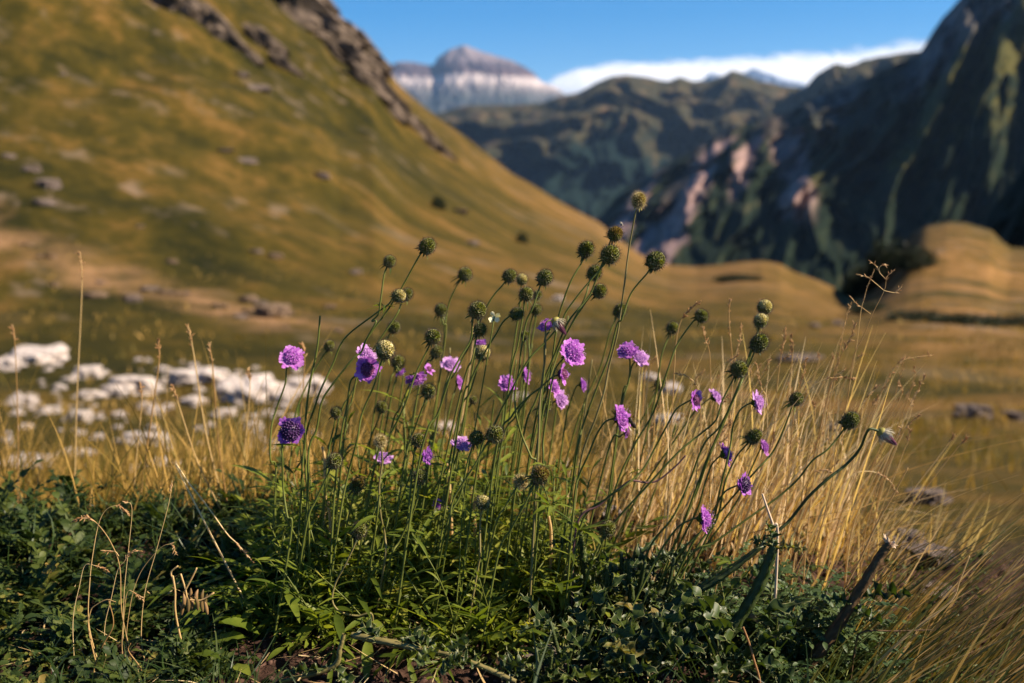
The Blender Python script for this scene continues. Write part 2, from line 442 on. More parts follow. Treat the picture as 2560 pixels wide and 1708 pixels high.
def m_massif(g, s):
    z = g.sep(s)[1]; p = g.vmath('MULTIPLY', s, (20, 7, 1))
    n = g.noise(p, 1, 5, .6); zz = g.math('ADD', z, g.math('MULTIPLY', g.math('SUBTRACT', n, .5), .13))
    c = g.ramp(g.math('MULTIPLY', zz, .7), [(.30, (.035, .045, .045)), (.40, (.10, .095, .095)), (.462, (.24, .20, .195)), (.48, (.40, .34, .33)), (.545, (.36, .30, .29)),
                    (.565, (.085, .052, .055)), (.67, (.050, .036, .045)), (.71, (.14, .11, .12)), (.80, (.20, .16, .17))])
    return g.mix(g.ramp(g.noise(g.vmath('MULTIPLY', s, (70, 10, 1)), 1, 3), [(.45, 0), (.65, .45)]), c, (.13, .11, .12)), .95

def m_ridge(g, s):
    x = g.sep(s); n = g.noise(g.vmath('MULTIPLY', s, (16, 3.0, 1)), 1, 5, .6)
    n2 = g.noise(g.vmath('MULTIPLY', s, (30, 14, 1)), 1, 4, .6)
    f = g.math('ADD', x[1], g.math('MULTIPLY', g.math('SUBTRACT', n, .5), .9))
    grass = g.ramp(n2, [(.35, (.020, .021, .012)), (.55, (.044, .037, .019)), (.70, (.095, .062, .036))])
    return g.mix(g.ramp(f, [(.56, 0), (.66, 1)]), (.006, .013, .012), grass), .95

def m_blue(g, s):
    return g.ramp(g.noise(g.vmath('MULTIPLY', s, (30, 6, 1)), 1, 4), [(.4, (.035, .05, .09)), (.6, (.11, .13, .19))]), .95

def m_right(g, s):
    x = g.sep(s); ux = g.math('MULTIPLY', x[0], 1.857); s2 = g.comb(ux, x[1], 0.0)
    n2 = g.noise(g.vmath('MULTIPLY', s2, (40, 16, 1)), 1, 5, .65); n4 = g.noise(g.vmath('MULTIPLY', s2, (15, 7, 1)), 1, 4, .6)
    n = g.noise(g.vmath('MULTIPLY', s2, (9, 6.0, 1)), 1, 6, .65, .8); n5 = g.noise(g.vmath('MULTIPLY', s2, (24, 15, 1)), 1, 6, .68, .8)
    wv = g.math('MULTIPLY', g.math('SUBTRACT', n4, .5), .075); fine = g.math('MULTIPLY', g.math('SUBTRACT', n2, .5), .05)
    band = None
    for c0, k0, wd, s0, s1 in ((.215, .155, .020, .12, .90), (.535, -.075, .019, .34, .76), (.10, .14, .014, .40, .85), (.165, .165, .007, .1, .55), (.335, .10, .006, .5, .8)):
        dd = g.math('ABSOLUTE', g.math('ADD', g.math('SUBTRACT', ux, g.math('ADD', g.math('MULTIPLY', x[1], k0), c0)), wv))
        m1 = g.ramp(g.math('ADD', g.math('SUBTRACT', dd, wd), fine), [(0, 1), (.016, 0)])
        m1 = g.math('MULTIPLY', m1, g.ramp(g.math('ADD', x[1], g.math('MULTIPLY', g.math('SUBTRACT', n4, .5), .3)), [(max(0, s0 - .08), 0), (s0, 1), (s1, 1), (min(1, s1 + .05), .2)]))
        band = m1 if band is None else g.math('MAXIMUM', band, m1)
    forest = g.ramp(n2, [(.38, (.004, .008, .006)), (.55, (.010, .017, .010)), (.70, (.045, .042, .022))])
    scree = g.ramp(n2, [(.3, (.10, .068, .066)), (.5, (.25, .165, .155)), (.72, (.40, .27, .25))])
    left = g.mix(g.math('MULTIPLY', band, .9), forest, scree)
    rock = g.ramp(n5, [(.38, (.018, .021, .024)), (.5, (.075, .069, .07)), (.63, (.22, .19, .185))])
    green = g.ramp(n5, [(.38, (.022, .027, .009)), (.6, (.062, .056, .017))])
    f = g.math('ADD', x[1], g.math('MULTIPLY', g.math('SUBTRACT', n, .5), .8))
    right = g.mix(g.ramp(f, [(.62, 0), (.74, 1)]), green, rock)
    right = g.mix(g.ramp(g.math('ADD', f, g.math('MULTIPLY', g.math('SUBTRACT', n5, .5), .7)), [(.38, 1), (.50, 0)]), right, forest)
    # a ravine parts scree from pastures, its shade painted in the forest colour
    gl = g.math('ABSOLUTE', g.math('SUBTRACT', g.math('ADD', ux, wv), g.math('ADD', g.math('MULTIPLY', x[1], .10), .56)))
    right = g.mix(g.ramp(gl, [(.03, 1), (.075, 0)]), right, forest)
    side = g.ramp(g.math('ADD', ux, g.math('MULTIPLY', g.math('SUBTRACT', n4, .5), .15)), [(.50, 0), (.56, 1)])
    return g.mix(side, left, right), .95

def m_dark(g, s):  # near-black colour carries the slope's shadow as well as its trees
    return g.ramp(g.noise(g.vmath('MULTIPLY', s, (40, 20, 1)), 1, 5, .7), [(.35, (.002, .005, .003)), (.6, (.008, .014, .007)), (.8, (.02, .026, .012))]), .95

def mountain(name, crest, dist, baseY, ratio, build, label, prof=None, amp=.05, freq=14, cols=220, rows=70, jag=0.0, ufreq=1.0, spurs=0, refY=None, warp=.35):
    xs = np.linspace(crest[0][0], crest[-1][0], cols)
    ys = np.interp(xs, [c[0] for c in crest], [c[1] for c in crest])
    k = np.array([.25, .5, .25])
    ys = np.convolve(np.pad(ys, 1, 'edge'), k, 'valid')
    ys = ys + jag * fbm(xs * .03, xs * 0 + 3.3, 1.0, 4)
    A = np.array([ae(x, y) for x, y in zip(xs, ys)]); a, e = A[:, 0], A[:, 1]
    dc = np.interp(xs, [c[0] for c in dist], [c[1] for c in dist])
    db = dc * ratio
    eb = np.array([ae(x, baseY)[1] for x in xs])
    zc, zb = e * dc, eb * db
    s = np.linspace(0, 1, rows)[:, None]
    pd = s if prof is None else np.interp(s, *prof)
    z = zb + (zc - zb) * s
    d = db + (dc - db) * pd
    u = np.linspace(0, 1, cols)[None] * ufreq
    env = np.sin(np.clip(s, 0, 1) * PI) ** .7
    wp = warp * fbm(u * freq * .5, s * 3.0 + 0 * u, 7.0, 3)
    dn = ridged(u * freq + s * spurs + wp, s * 3.2 + 0 * u + wp, 4.0, 5) + .5 * fbm(u * freq * 2.3, s * 9 + 0 * u, 2.0, 3)
    d = d * (1 - amp * env * dn)
    x = a[None] * d
    V = [np.stack([x, d, z + CAMZ], -1)]
    sy = s + 0 * u
    if refY is not None:
        er = np.array([ae(x, refY)[1] for x in xs]); sy = (z - zb) / (er * dc - zb)
    uv = [np.stack([u + 0 * s, sy, 0 * s + 0 * u], -1)]
    for j in range(1, 9):
        f = j / 8
        dd = dc * (1 + .5 * f); zz = zc + (np.minimum(zb, zc) - zc) * f ** .8 * .9
        V.append(np.stack([a * dd, dd, zz + CAMZ], -1)[None]); uv.append(np.stack([u[0], 1 - .8 * f + 0 * u[0], 0 * u[0]], -1)[None])
    # foot running out below the valley floor
    foot = V[0][:1].copy(); foot[..., 1] *= .93; foot[..., 0] *= .93; foot[..., 2] -= abs(np.median(zc - zb)) * .6 + 20
    V = np.concatenate([foot] + V, 0); uv = np.concatenate([uv[0][:1]] + uv, 0)
    R = V.shape[0]
    i = np.arange(R - 1)[:, None] * cols; j = np.arange(cols - 1)[None]
    q = np.stack([i + j, i + j + 1, i + cols + j + 1, i + cols + j], -1).reshape(-1, 4)
    mb = MB(); mb.add(V.reshape(-1, 3), q); mb.uv = uv.reshape(-1, 3)
    o = link(name, mb.mesh(name, mountain_mat(name + '_surface', build)))
    return tag(o, label, 'mountain', kind='structure')

mountain('massif', [(700, 175), (969, 161), (1008, 155), (1051, 158), (1084, 163), (1095, 144), (1122, 127), (1145, 119), (1160, 116), (1198, 125), (1225, 135),
                    (1280, 152), (1307, 165), (1334, 182), (1345, 197), (1389, 218), (1416, 240), (1500, 270)], [(700, 12500), (1500, 11500)], 330, .86, m_massif,
         'grey violet rock massif with a pale scree band below its cliffs', amp=.0042, freq=22, cols=360, rows=90, jag=3.5, refY=160, warp=1.6)
mountain('blue_peak', [(1660, 235), (1700, 218), (1754, 201), (1776, 180), (1800, 188), (1840, 200), (1862, 181), (1885, 170), (1912, 181), (1961, 198), (1999, 208), (2060, 225)],
         [(1600, 21000), (2100, 21000)], 300, .9, m_blue, 'distant blue peaks showing over the green ridge', jag=2, amp=.015, freq=18)
mountain('green_ridge', [(900, 330), (1060, 292), (1117, 278), (1180, 262), (1280, 263), (1350, 258), (1389, 245), (1443, 231), (1481, 212), (1525, 193), (1563, 186),
                         (1607, 190), (1650, 201), (1672, 204), (1699, 193), (1732, 204), (1770, 201), (1803, 191), (1830, 177), (1857, 185), (1895, 201),
                         (1950, 212), (2004, 220), (2100, 250), (2250, 300)], [(900, 4200), (1500, 4000), (2250, 4600)], 700, .62, m_ridge,
         'olive ridge with dark forest on its lower flanks', amp=.06, freq=9, cols=320, rows=90, jag=2, spurs=.6, warp=1.1)
mountain('shoulder_ridge', [(1900, 260), (1980, 232), (2015, 216), (2042, 185), (2086, 158), (2119, 163), (2151, 152), (2206, 142), (2260, 131), (2304, 125), (2380, 118), (2500, 110)],
         [(1900, 3500), (2500, 3000)], 640, .65, m_ridge, 'grey green shoulder ridge in front of the cloud bank', amp=.06, freq=8, jag=2.5)
mountain('right_mountain', [(1300, 640), (1450, 590), (1509, 534), (1552, 479), (1607, 447), (1661, 414), (1716, 387), (1770, 354), (1825, 327), (1879, 310), (1920, 296), (1952, 288),
                            (1985, 274), (2020, 252), (2060, 236), (2110, 216), (2151, 204), (2206, 176), (2260, 150), (2299, 128), (2315, 103), (2342, 60), (2369, 27),
                            (2402, -5), (2500, -110), (2570, -160), (2700, -190), (3200, -170), (3900, -60)], [(1300, 1600), (1950, 1450), (2300, 1400), (2560, 1380), (3900, 1200)], 800, .46, m_right,
         'long craggy mountain side with pink scree gullies, forest and pasture', amp=.06, freq=26, cols=520, rows=120, jag=5, spurs=-2.0, warp=.8)
mountain('dark_slope', [(2120, 760), (2200, 735), (2280, 690), (2360, 640), (2400, 612), (2430, 585), (2470, 545), (2510, 490), (2560, 415), (2700, 250), (3200, -50), (3900, -200)],
         [(2150, 330), (2560, 300), (3900, 240)], 900, .7, m_dark, 'nearly black wooded slope at the right edge, its shade in the colour', amp=.05, freq=30, jag=6, cols=260)

# valley floor reaching the horizon
g = G('valley_surface'); n = g.noise(g.pos(), .004, 5, .6)
M['valley'] = g.finish(g.bsdf(g.ramp(n, [(.4, (.010, .020, .010)), (.6, (.05, .05, .02))]), .95, .05))
mb = MB(); an = np.linspace(0, 2 * PI, 97)[:-1]; R_ = 70000
vv = [(0, 0, -420)] + [(R_ * math.cos(t), R_ * math.sin(t), -420) for t in an]
mb.add(vv, None, [(0, 1 + k, 1 + (k + 1) % 96) for k in range(96)])
tag(link('valley_ground', mb.mesh('valley_ground', M['valley'])), 'dark green valley floor far below the meadow', 'ground', kind='structure')

# ------------------------------------------------------------------ the meadow and hillside sheet
def build_terrain():
    A = np.concatenate([np.linspace(-1.15, -.62, 70)[:-1], np.linspace(-.62, .62, 470)[:-1], np.linspace(.62, 1.3, 80)])
    near = np.concatenate([np.linspace(.14, .55, 16)[:-1], np.linspace(.55, 1.15, 230)[:-1]])
    V = []
    for d in near:
        V.append(np.stack([A * d, d + 0 * A], -1))
    s = np.linspace(0, 1, 200)
    dc = np.interp(A, _da, _dd)
    for t in s:
        d = np.exp(math.log(1.15) + (np.log(dc) - math.log(1.15)) * t)
        V.append(np.stack([A * d, d], -1))
    for f in np.linspace(0, 1, 16)[1:]:
        d = dc * (1 + .9 * f ** 1.4)
        V.append(np.stack([A * d, d], -1))
    V = np.array(V)
    z = terrain_z(V[..., 0], V[..., 1])
    v = np.concatenate([V, z[..., None]], -1)
    R, C = z.shape
    i = np.arange(R - 1)[:, None] * C; j = np.arange(C - 1)[None]
    q = np.stack([i + j, i + j + 1, i + C + j + 1, i + C + j], -1).reshape(-1, 4)
    mb = MB(); mb.add(v.reshape(-1, 3), q)
    return mb
tag(link('terrain', build_terrain().mesh('terrain', M['ground'])), 'grassy bank, meadow and steep olive hillside', 'terrain', kind='structure')

# ------------------------------------------------------------------ rocks
def rock_mesh(name, seed, mat, sub=ICO3, amp=.32, flat=.75, fr=1.3):
    v, f = sub; v = v.copy(); d = fbm(v[:, 0] * fr + seed * 7.7, v[:, 1] * fr, v[:, 2] * fr + seed, 4)
    r = ridged(v[:, 0] * 1.7 + seed, v[:, 1] * 1.7 + seed * 3, v[:, 2] * 2.4, 3)
    v = v + np.stack([fbm(v[:, 0] * 2.1 + 5, v[:, 1] * 2.1, v[:, 2] * 2.1 + seed * 3, 4), fbm(v[:, 0] * 2.1 - 9, v[:, 1] * 2.1, v[:, 2] * 2.1 + seed * 5, 4), .6 * fbm(v[:, 0] * 2.6, v[:, 1] * 2.6 + 4, v[:, 2] * 2.6 + seed, 4)], 1) * .20
    v = v * (1 + amp * d + .16 * r)[:, None]
    v[:, 2] = np.where(v[:, 2] > flat, flat + (v[:, 2] - flat) * .3, v[:, 2])
    mb = MB(); mb.add(v, None, f, 0, rng.random(len(v)))
    return mb.mesh(name, mat, smooth=False)
ROCKS = {k: [rock_mesh(k, i + 1 + 10 * j, M[k], sub=ICO4, amp=(.42 if k == 'crag' else .40)) for i in range(5)] for j, k in enumerate(('limestone', 'greyrock', 'crag', 'tanrock'))}

def rock(X, Y, w, h, kind, label, group=None, name='rock', cat='rock', sink=.25, ry=.8, tilt=0, turn=None):
    b = hit(X, Y + h * .45)
    sx = w * .5 * mpp(b[1]); sz = h * .56 * mpp(b[1])
    o = link(name, random.choice(ROCKS[kind]))
    o.location = (b[0], b[1] + sx * ry * .5, b[2] + sz * (1 - 2 * sink) * .5)
    o.rotation_euler = (random.uniform(-.15, .15), tilt, random.uniform(-.5, .5) if turn is None else turn)
    o.scale = (sx, sx * ry, sz)
    return tag(o, label, cat, group)

WR = [(85, 885, 150, 56, 'largest white limestone outcrop at the left edge of the meadow'),
      (10, 905, 80, 46, 'white limestone slab cut by the left edge of the picture'),
      (218, 926, 70, 48, 'upright white block right of the large outcrop at left edge'),
      (327, 958, 118, 74, 'white boulder with a forked top in the middle of the rock strip'),
      (490, 936, 160, 58, 'long low white outcrop behind the tall blurred straws'),
      (615, 964, 180, 84, 'big domed white outcrop left of the lilac flowers'),
      (762, 958, 100, 66, 'white boulder behind the leftmost scabious stems'),
      (700, 985, 70, 40, 'white stone tucked below the domed outcrop'),
      (120, 1023, 48, 30, 'bright white stone below the large left outcrop'),
      (196, 1036, 66, 48, 'pinkish white flat stone left of the tall straws'),
      (218, 985, 66, 32, 'low white stone under the upright white block'),
      (50, 1000, 70, 36, 'faint grey white stone under the left edge slab'),
      (387, 1023, 44, 30, 'small round white stone below the forked boulder'),
      (294, 1034, 36, 26, 'small pale stone between the flat stones at left'),
      (480, 998, 66, 32, 'grey white stone in front of the long low outcrop'),
      (632, 1061, 48, 30, 'small white stone beside the dark violet flower'),
      (560, 1030, 60, 30, 'greyish stone in the shade of the domed outcrop'),
      (359, 1094, 116, 42, 'flat bright white stone lying alone in the straw'),
      (392, 1159, 92, 30, 'long flat white stone lowest in the straw at left'),
      (55, 1157, 145, 28, 'faint long pale stone behind the left straw'),
      (180, 1130, 80, 30, 'pinkish stone half hidden by straw at left'),
      (690, 1110, 60, 34, 'pale stone just right of the dark violet flower stem'),
      (1112, 1066, 62, 50, 'pale stone seen between the crowded scabious stems'),
      (1394, 1164, 70, 66, 'white stone behind the fuzzy brown green seed head'),
      (1623, 941, 44, 32, 'left of the two white stones behind the lone dark seed head'),
      (1678, 967, 52, 38, 'right of the two white stones behind the lone dark seed head'),
      (1672, 1045, 76, 36, 'flat white stone right of the lilac flower with the bee'),
      (1528, 1273, 46, 40, 'small white stone glimpsed above the thistle leaves'),
      (1300, 990, 40, 26, 'tiny pale stone behind the central flower stems'),
      (1396, 744, 26, 18, 'tiny pale stone far out on the slope between seed heads')]
for X, Y, w, h, lb in WR: rock(X, Y, w * .9, h * .95, 'limestone', lb)
for i in range(150):
    X = random.uniform(0, 800); Y = random.gauss(1005 + X * .03, 62)
    if not 890 < Y < 1185: continue
    w = random.uniform(8, 30)
    rock(X, Y, w, w * random.uniform(.5, .8), 'limestone', 'small white stone strewn among the left rock strip', 'small stones of the rock strip')
GR = [(2445, 1023, 80, 50, 'dark boulder with a lit right face on the right meadow', 'greyrock'),
      (2538, 1036, 46, 36, 'grey boulder at the right edge of the meadow', 'greyrock'),
      (2326, 1236, 100, 54, 'dark angular rock in the right meadow above the dry stalk', 'greyrock'),
      (2270, 1345, 90, 66, 'dark rock left of two behind the cut brown stalk', 'greyrock'),
      (2340, 1385, 110, 80, 'larger rock right of two behind the cut brown stalk', 'greyrock'),
      (2335, 1470, 80, 40, 'lowest grey rock in the straw at right', 'greyrock'),
      (2086, 1066, 50, 28, 'low grey rock behind the straw seed stalks', 'greyrock'),
      (1990, 893, 90, 26, 'low dark hump on the meadow behind the straw', 'greyrock'),
      (2098, 806, 26, 20, 'dark stone alone on the far meadow at right', 'greyrock'),
      (2040, 812, 22, 16, 'smaller dark stone left of the lone one on the far meadow', 'greyrock'),
      (806, 436, 50, 36, 'violet grey boulder in the middle of the hillside', 'greyrock'),
      (686, 637, 44, 34, 'sunlit tan boulder low on the hillside', 'tanrock'),
      (640, 628, 40, 24, 'flat tan stone left of the sunlit boulder', 'greyrock'),
      (427, 651, 36, 28, 'pale stone on the lower hillside left of the tan boulder', 'tanrock'),
      (133, 711, 30, 30, 'round pale stone near the left edge of the lower hillside', 'tanrock'),
      (234, 735, 66, 36, 'pale sloping stone on the lower left hillside', 'tanrock'),
      (327, 740, 52, 26, 'flat pale stone on the stony track at left', 'tanrock'),
      (350, 565, 24, 18, 'small pale stone high on the left hillside', 'tanrock'),
      (155, 185, 24, 18, 'small reddish stone near the top left', 'greyrock'),
      (890, 678, 36, 28, 'bluish grey stone low on the hillside near the seed heads', 'greyrock'),
      (1180, 605, 40, 24, 'pinkish stone on the hillside above the seed heads', 'greyrock'),
      (1149, 526, 46, 26, 'dark stone beside the dark bush on the hillside', 'crag'),
      (620, 400, 60, 26, 'low grey ledge in the middle of the hillside', 'greyrock'),
      (560, 375, 50, 22, 'small dark ledge left of the grey ledge on the hillside', 'crag'),
      (620, 745, 52, 44, 'pinkish stone at the foot of the hillside', 'tanrock'),
      (680, 770, 70, 50, 'pinkish boulder at the foot of the hillside left of the seed heads', 'tanrock'),
      (110, 640, 60, 18, 'low tan stone on the upper stony track at left', 'tanrock'),
      (60, 610, 40, 16, 'tan stone at the left end of the upper stony track', 'tanrock'),
      (120, 455, 74, 60, 'grey violet stony patch of rock at the left of the hillside', 'greyrock'),
      (80, 420, 50, 40, 'tan rock on top of the stony patch at left', 'greyrock'),
      (110, 505, 60, 40, 'dark violet rock under the stony patch at left', 'greyrock'),
      (20, 388, 40, 26, 'grey rock at the left edge of the hillside', 'greyrock'),
      (640, 215, 80, 34, 'grey rock ledge on the upper hillside below the outcrops', 'greyrock'),
      (600, 185, 60, 26, 'thin grey ledge on the upper hillside', 'greyrock')]
for X, Y, w, h, lb, k in GR: rock(X, Y, w * (.7 if Y < 760 else 1), h * (.6 if Y < 760 else 1), k, lb)
# stony track at the foot of the hillside
for i in range(14):
    X = random.uniform(250, 1000); Y = 700 + (X - 250) * .20 + random.gauss(0, 16)
    w = random.uniform(14, 38)
    rock(X, Y, w, w * .45, 'tanrock' if random.random() < .6 else 'greyrock', 'low pale stone of the stony track below the hillside', 'stones of the stony track')
# crag along the ridge
def crag(X, Y, w, h, label, ang=.75, ry=.6):
    b = hit(X, Y) if ae(X, Y)[1] < .6 else None
    sx = w * .70 * mpp(b[1]); sz = h * 1.0 * mpp(b[1])
    o = link('rock_outcrop', random.choice(ROCKS['crag'])); o.location = (b[0], b[1] + sz * .15, b[2])
    o.rotation_euler = (0, ang, random.uniform(-.15, .15)); o.scale = (sx, sz * ry, sz)
    return tag(o, label, 'rock outcrop')
for a_ in [(735, 45, 150, 92, 'dark crag at the top of the ridge against the sky'), (770, 20, 90, 60, 'rock tower cut by the top edge beside the sky'),
           (815, 112, 130, 66, 'dark crag second down the ridge'), (878, 168, 130, 54, 'dark crag in the middle of the ridge'),
           (940, 232, 120, 40, 'long dark crag below the middle of the ridge'), (985, 280, 90, 32, 'thin dark crag low on the ridge'),
           (1050, 335, 90, 26, 'small dark crag near the lower end of the ridge'), (1110, 388, 60, 20, 'lowest dark crag of the ridge'),
           (436, 27, 70, 52, 'grey outcrop at the top edge of the hillside', .5), (540, 75, 90, 40, 'long grey outcrop on the upper hillside', .8),
           (590, 125, 80, 30, 'lower grey outcrop on the upper hillside'), (665, 120, 90, 34, 'dark outcrop between the grey outcrops and the ridge'),
           (715, 175, 70, 22, 'thin dark outcrop below the ridge'), (905, 118, 60, 30, 'sunlit pinkish crag on the skyline of the ridge', .9),
           (862, 82, 60, 30, 'sunlit knob on the skyline near the top of the ridge', .8), (945, 165, 50, 26, 'lower sunlit knob on the skyline of the ridge', .95)]:
    crag(*a_)

# ------------------------------------------------------------------ shrubs on the far slopes
def shrub_mesh(seed, n=3200):
    r = np.random.default_rng(seed); mb = MB()
    u = norm(r.normal(size=(n, 3))); rad = r.uniform(.45, 1, n) ** .6
    c = u * rad[:, None]; lump = 1 + .35 * fbm(u[:, 0] * 2 + seed, u[:, 1] * 2, u[:, 2] * 2, 3); c = c * lump[:, None]
    c[:, 2] = np.abs(c[:, 2]) * .9
    t1 = norm(r.normal(size=(n, 3))); t2 = norm(np.cross(t1, r.normal(size=(n, 3)))); s = r.uniform(.03, .07, n)[:, None]
    v = np.stack([c - t1 * s, c + t2 * s * .6, c + t1 * s, c - t2 * s * .6], 1).reshape(-1, 3)
    mb.add(v, np.arange(n * 4).reshape(-1, 4), None, 0, np.repeat(r.random(n), 4))
    return mb.mesh('foliage', M['leaf_shrub'])
M['leaf_shrub'] = mat_leaf('leaf_shrub', [(0, (.006, .010, .004)), (.6, (.014, .022, .007)), (1, (.035, .04, .012))], .15, .6, .2, 1.2, 5)
SH = [shrub_mesh(31 + i) for i in range(3)]
def shrub(X, Y, w, h, label, group=None):
    b = hit(X, Y + h * .5); o = bpy.data.objects.new('shrub', None); COL.objects.link(o); o.location = (b[0], b[1], b[2] - .05)
    tag(o, label, 'shrub', group); s = w * .5 * mpp(b[1])
    f = link('foliage', random.choice(SH), o, scale=(s, s * .8, h * mpp(b[1])))
    mb = MB(); hh = h * mpp(b[1])
    for k in range(4):
        t = k * 1.6; tube(mb, [(0, 0, 0), (s * .25 * math.cos(t), s * .25 * math.sin(t), hh * .35), (s * .5 * math.cos(t), s * .5 * math.sin(t), hh * .7)], [s * .05, s * .03, s * .015], 5)
    link('stem', mb.mesh('stem', M['stalk']), o)
for X, Y, w, h, lb in [(1095, 505, 40, 34, 'small dark round bush alone on the hillside'), (1305, 592, 30, 30, 'small dark bush near the lower end of the slope'),
                       (2215, 650, 130, 110, 'large dark bush left of the right-hand knoll'), (2160, 700, 120, 80, 'dark bush at the lower left end of the shaded hollow'),
                       (2290, 640, 110, 60, 'dark bush below the top of the right-hand knoll'), (2180, 765, 120, 30, 'low dark shrub added for shade at the left end of the bank'),
                       (2300, 785, 170, 34, 'long low shrub added for shade in the middle of the bank'), (2420, 792, 170, 36, 'long low shrub added for shade right of the middle of the bank'),  # the low shrubs along the bank are added to darken its shaded face
                       (2540, 797, 150, 36, 'low shrub added for shade at the right edge under the bank'), (1850, 692, 130, 20, 'flat green mat on the far golden hummock'),  # the flat mat gives the hummock a darker green patch
                       (1985, 890, 120, 22, 'low dark mat of shrub behind the straw seed stalks')]:
    shrub(X, Y, w, h, lb)

# ------------------------------------------------------------------ scabious heads (unit radius, axis +Z away from the stem)
def fib(n):
    k = np.arange(n) + .5; z = 1 - 2 * k / n; t = PI * (1 + 5 ** .5) * k; r = np.sqrt(1 - z * z)
    return np.stack([r * np.cos(t), r * np.sin(t), z], 1)

def bases(n):
    n = norm(n); h = np.where(np.abs(n[:, 2:3]) < .9, np.array([[0, 0, 1.0]]), np.array([[1.0, 0, 0]]))
    a = norm(np.cross(h, n)); return a, np.cross(n, a)

def seed_head(kind, seed):
    r = np.random.default_rng(seed)
    mb = MB(); v, f = ICO3
    el = np.array([1, 1, 1.06])
    mb.add(v * .74 * el, None, f, 0, r.random(len(v)))
    N = 112; pts = fib(N); pts = norm(pts + r.normal(size=pts.shape) * .035)
    pts = pts[pts[:, 2] > -.86]
    a, b = bases(pts); n = len(pts)
    an = np.arange(6) * PI / 3 + r.uniform(0, 1, (n, 1))
    rings = []
    for rad, hh in ((.05, .70), (.125, .82), (.168, .935), (.180, .955)):
        rr = rad * r.uniform(.9, 1.08, (n, 1)); zz = hh + r.normal(0, .012, (n, 1))
        rings.append((pts * el * zz)[:, None] + rr[..., None] * (a[:, None] * np.cos(an)[..., None] + b[:, None] * np.sin(an)[..., None]))
    V = np.stack(rings, 1).reshape(-1, 3)          # n,4,6,3
    base = np.arange(n)[:, None, None] * 24 + np.arange(3)[None, :, None] * 6; j = np.arange(6)[None, None]
    q = np.stack([base + j, base + (j + 1) % 6, base + 6 + (j + 1) % 6, base + 6 + j], -1)
    tint = np.repeat(np.clip(r.normal(.5, .2, n) + .15 * pts[:, 2], 0, 1), 24)
    top = pts[:, 2] > (.15 if kind == 'creamy' else .35)
    m = np.ones((n, 3, 6), int); m[:, 2] = 2       # 1 cup, 2 rim
    if kind == 'gold': m[top] = 3
    if kind == 'straw': m[:, :2] = 3; m[:, 2] = 4
    if kind == 'creamy': m[top] = 4
    nq = mb.n; mb.add(V, None, None, 0, tint)
    mb.q.append(q.reshape(-1, 4) + nq); mb.qm.append(m.reshape(-1))
    if kind in ('creamy', 'straw'):                # tuft of cream florets/fluff over the top
        pt = pts[pts[:, 2] > (.1 if kind == 'creamy' else .3)]
        for p in pt:
            for k in range(5):
                dd = norm(p + r.normal(size=3) * .22); L = r.uniform(.16, .30)
                p0 = p * .80 + r.normal(size=3) * .05; s = norm(np.cross(dd, r.normal(size=3))) * .035
                mb.add([p0 - s, p0 + s, p0 + dd * L], None, [(0, 1, 2)], 4, r.random())
    head = mb.mesh('seed_head', [M['core'], M['cup'], M['rim'], M['gold'], M['cream']])
    # bristles: five awns out of each cup
    mb = MB(); k = 5
    P0 = np.repeat(pts * .80, k, 0); A = np.repeat(a, k, 0); B = np.repeat(b, k, 0); Nn = np.repeat(pts, k, 0)
    ph = np.tile(np.arange(k) * 2 * PI / k, n) + r.uniform(0, 1, n * k)
    dd = norm(Nn + .42 * (A * np.cos(ph)[:, None] + B * np.sin(ph)[:, None]) + r.normal(size=Nn.shape) * .06)
    L = r.uniform(.44, .74, n * k)[:, None]; w = .019
    if kind == 'straw': L = L * 1.15
    s1 = norm(np.cross(dd, Nn + .01)) * w; s2 = norm(np.cross(dd, s1)) * w
    tip = P0 + dd * L
    V = np.stack([P0 + s1, P0 - s1 * .5 + s2, P0 - s1 * .5 - s2, tip], 1).reshape(-1, 3)
    i4 = np.arange(n * k) * 4
    tr = np.concatenate([np.stack([i4, i4 + 1, i4 + 3], 1), np.stack([i4 + 1, i4 + 2, i4 + 3], 1), np.stack([i4 + 2, i4, i4 + 3], 1)])
    mb.add(V, None, tr, 0, np.repeat(r.random(n * k), 4))
    br = mb.mesh('bristles', M['awn_pale'] if kind == 'straw' else M['awn'], smooth=False)
    return head, br

def bracts(seed, mat, n=9, L=.95, reflex=.5, w=.085):
    r = np.random.default_rng(seed); mb = MB()
    for i in range(n):
        t = i * 2 * PI / n + r.uniform(-.25, .25); ro = np.array([math.cos(t), math.sin(t), 0]); l = L * r.uniform(.6, 1.15); rf = reflex + r.uniform(-.35, .35)
        p0 = ro * .22 + np.array([0, 0, -.86])
        pts = [p0 + l * (ro * s * (1 - .25 * s) - np.array([0, 0, 1]) * rf * s * s + np.array([0, 0, .12]) * s) for s in np.linspace(0, 1, 6)]
        ribbon(mb, pts, np.cross(ro, [0, 0, 1]), w * 1.15 * np.array([.8, 1.15, 1.2, 1.0, .6, .05]), .3, None, 0, r.random())
    v, f = ICO1; mb.add(v * np.array([.26, .26, .16]) + np.array([0, 0, -.86]), None, f, 0, .5)
    return mb.mesh('bracts', mat)

def lobe(mb, p0, d, up, L, W, r, mat=0, col=.5, cup=.15):
    t = np.linspace(0, 1, 5); side = norm(np.cross(d, up))
    pts = p0 + d * (L * t)[:, None] + up * (cup * L * (t ** 2) + r.normal(0, .02, 5) * L)[:, None]
    w = W * np.array([.30, .62, 1.0, 1.0, .50]) * r.uniform(.8, 1.15)
    ribbon(mb, pts, side, w, -.25 + r.normal(0, .2), (r.normal(0, .2, 5) * W, r.normal(0, .2, 5) * W), mat, np.clip(col + r.normal(0, .12), 0, 1))

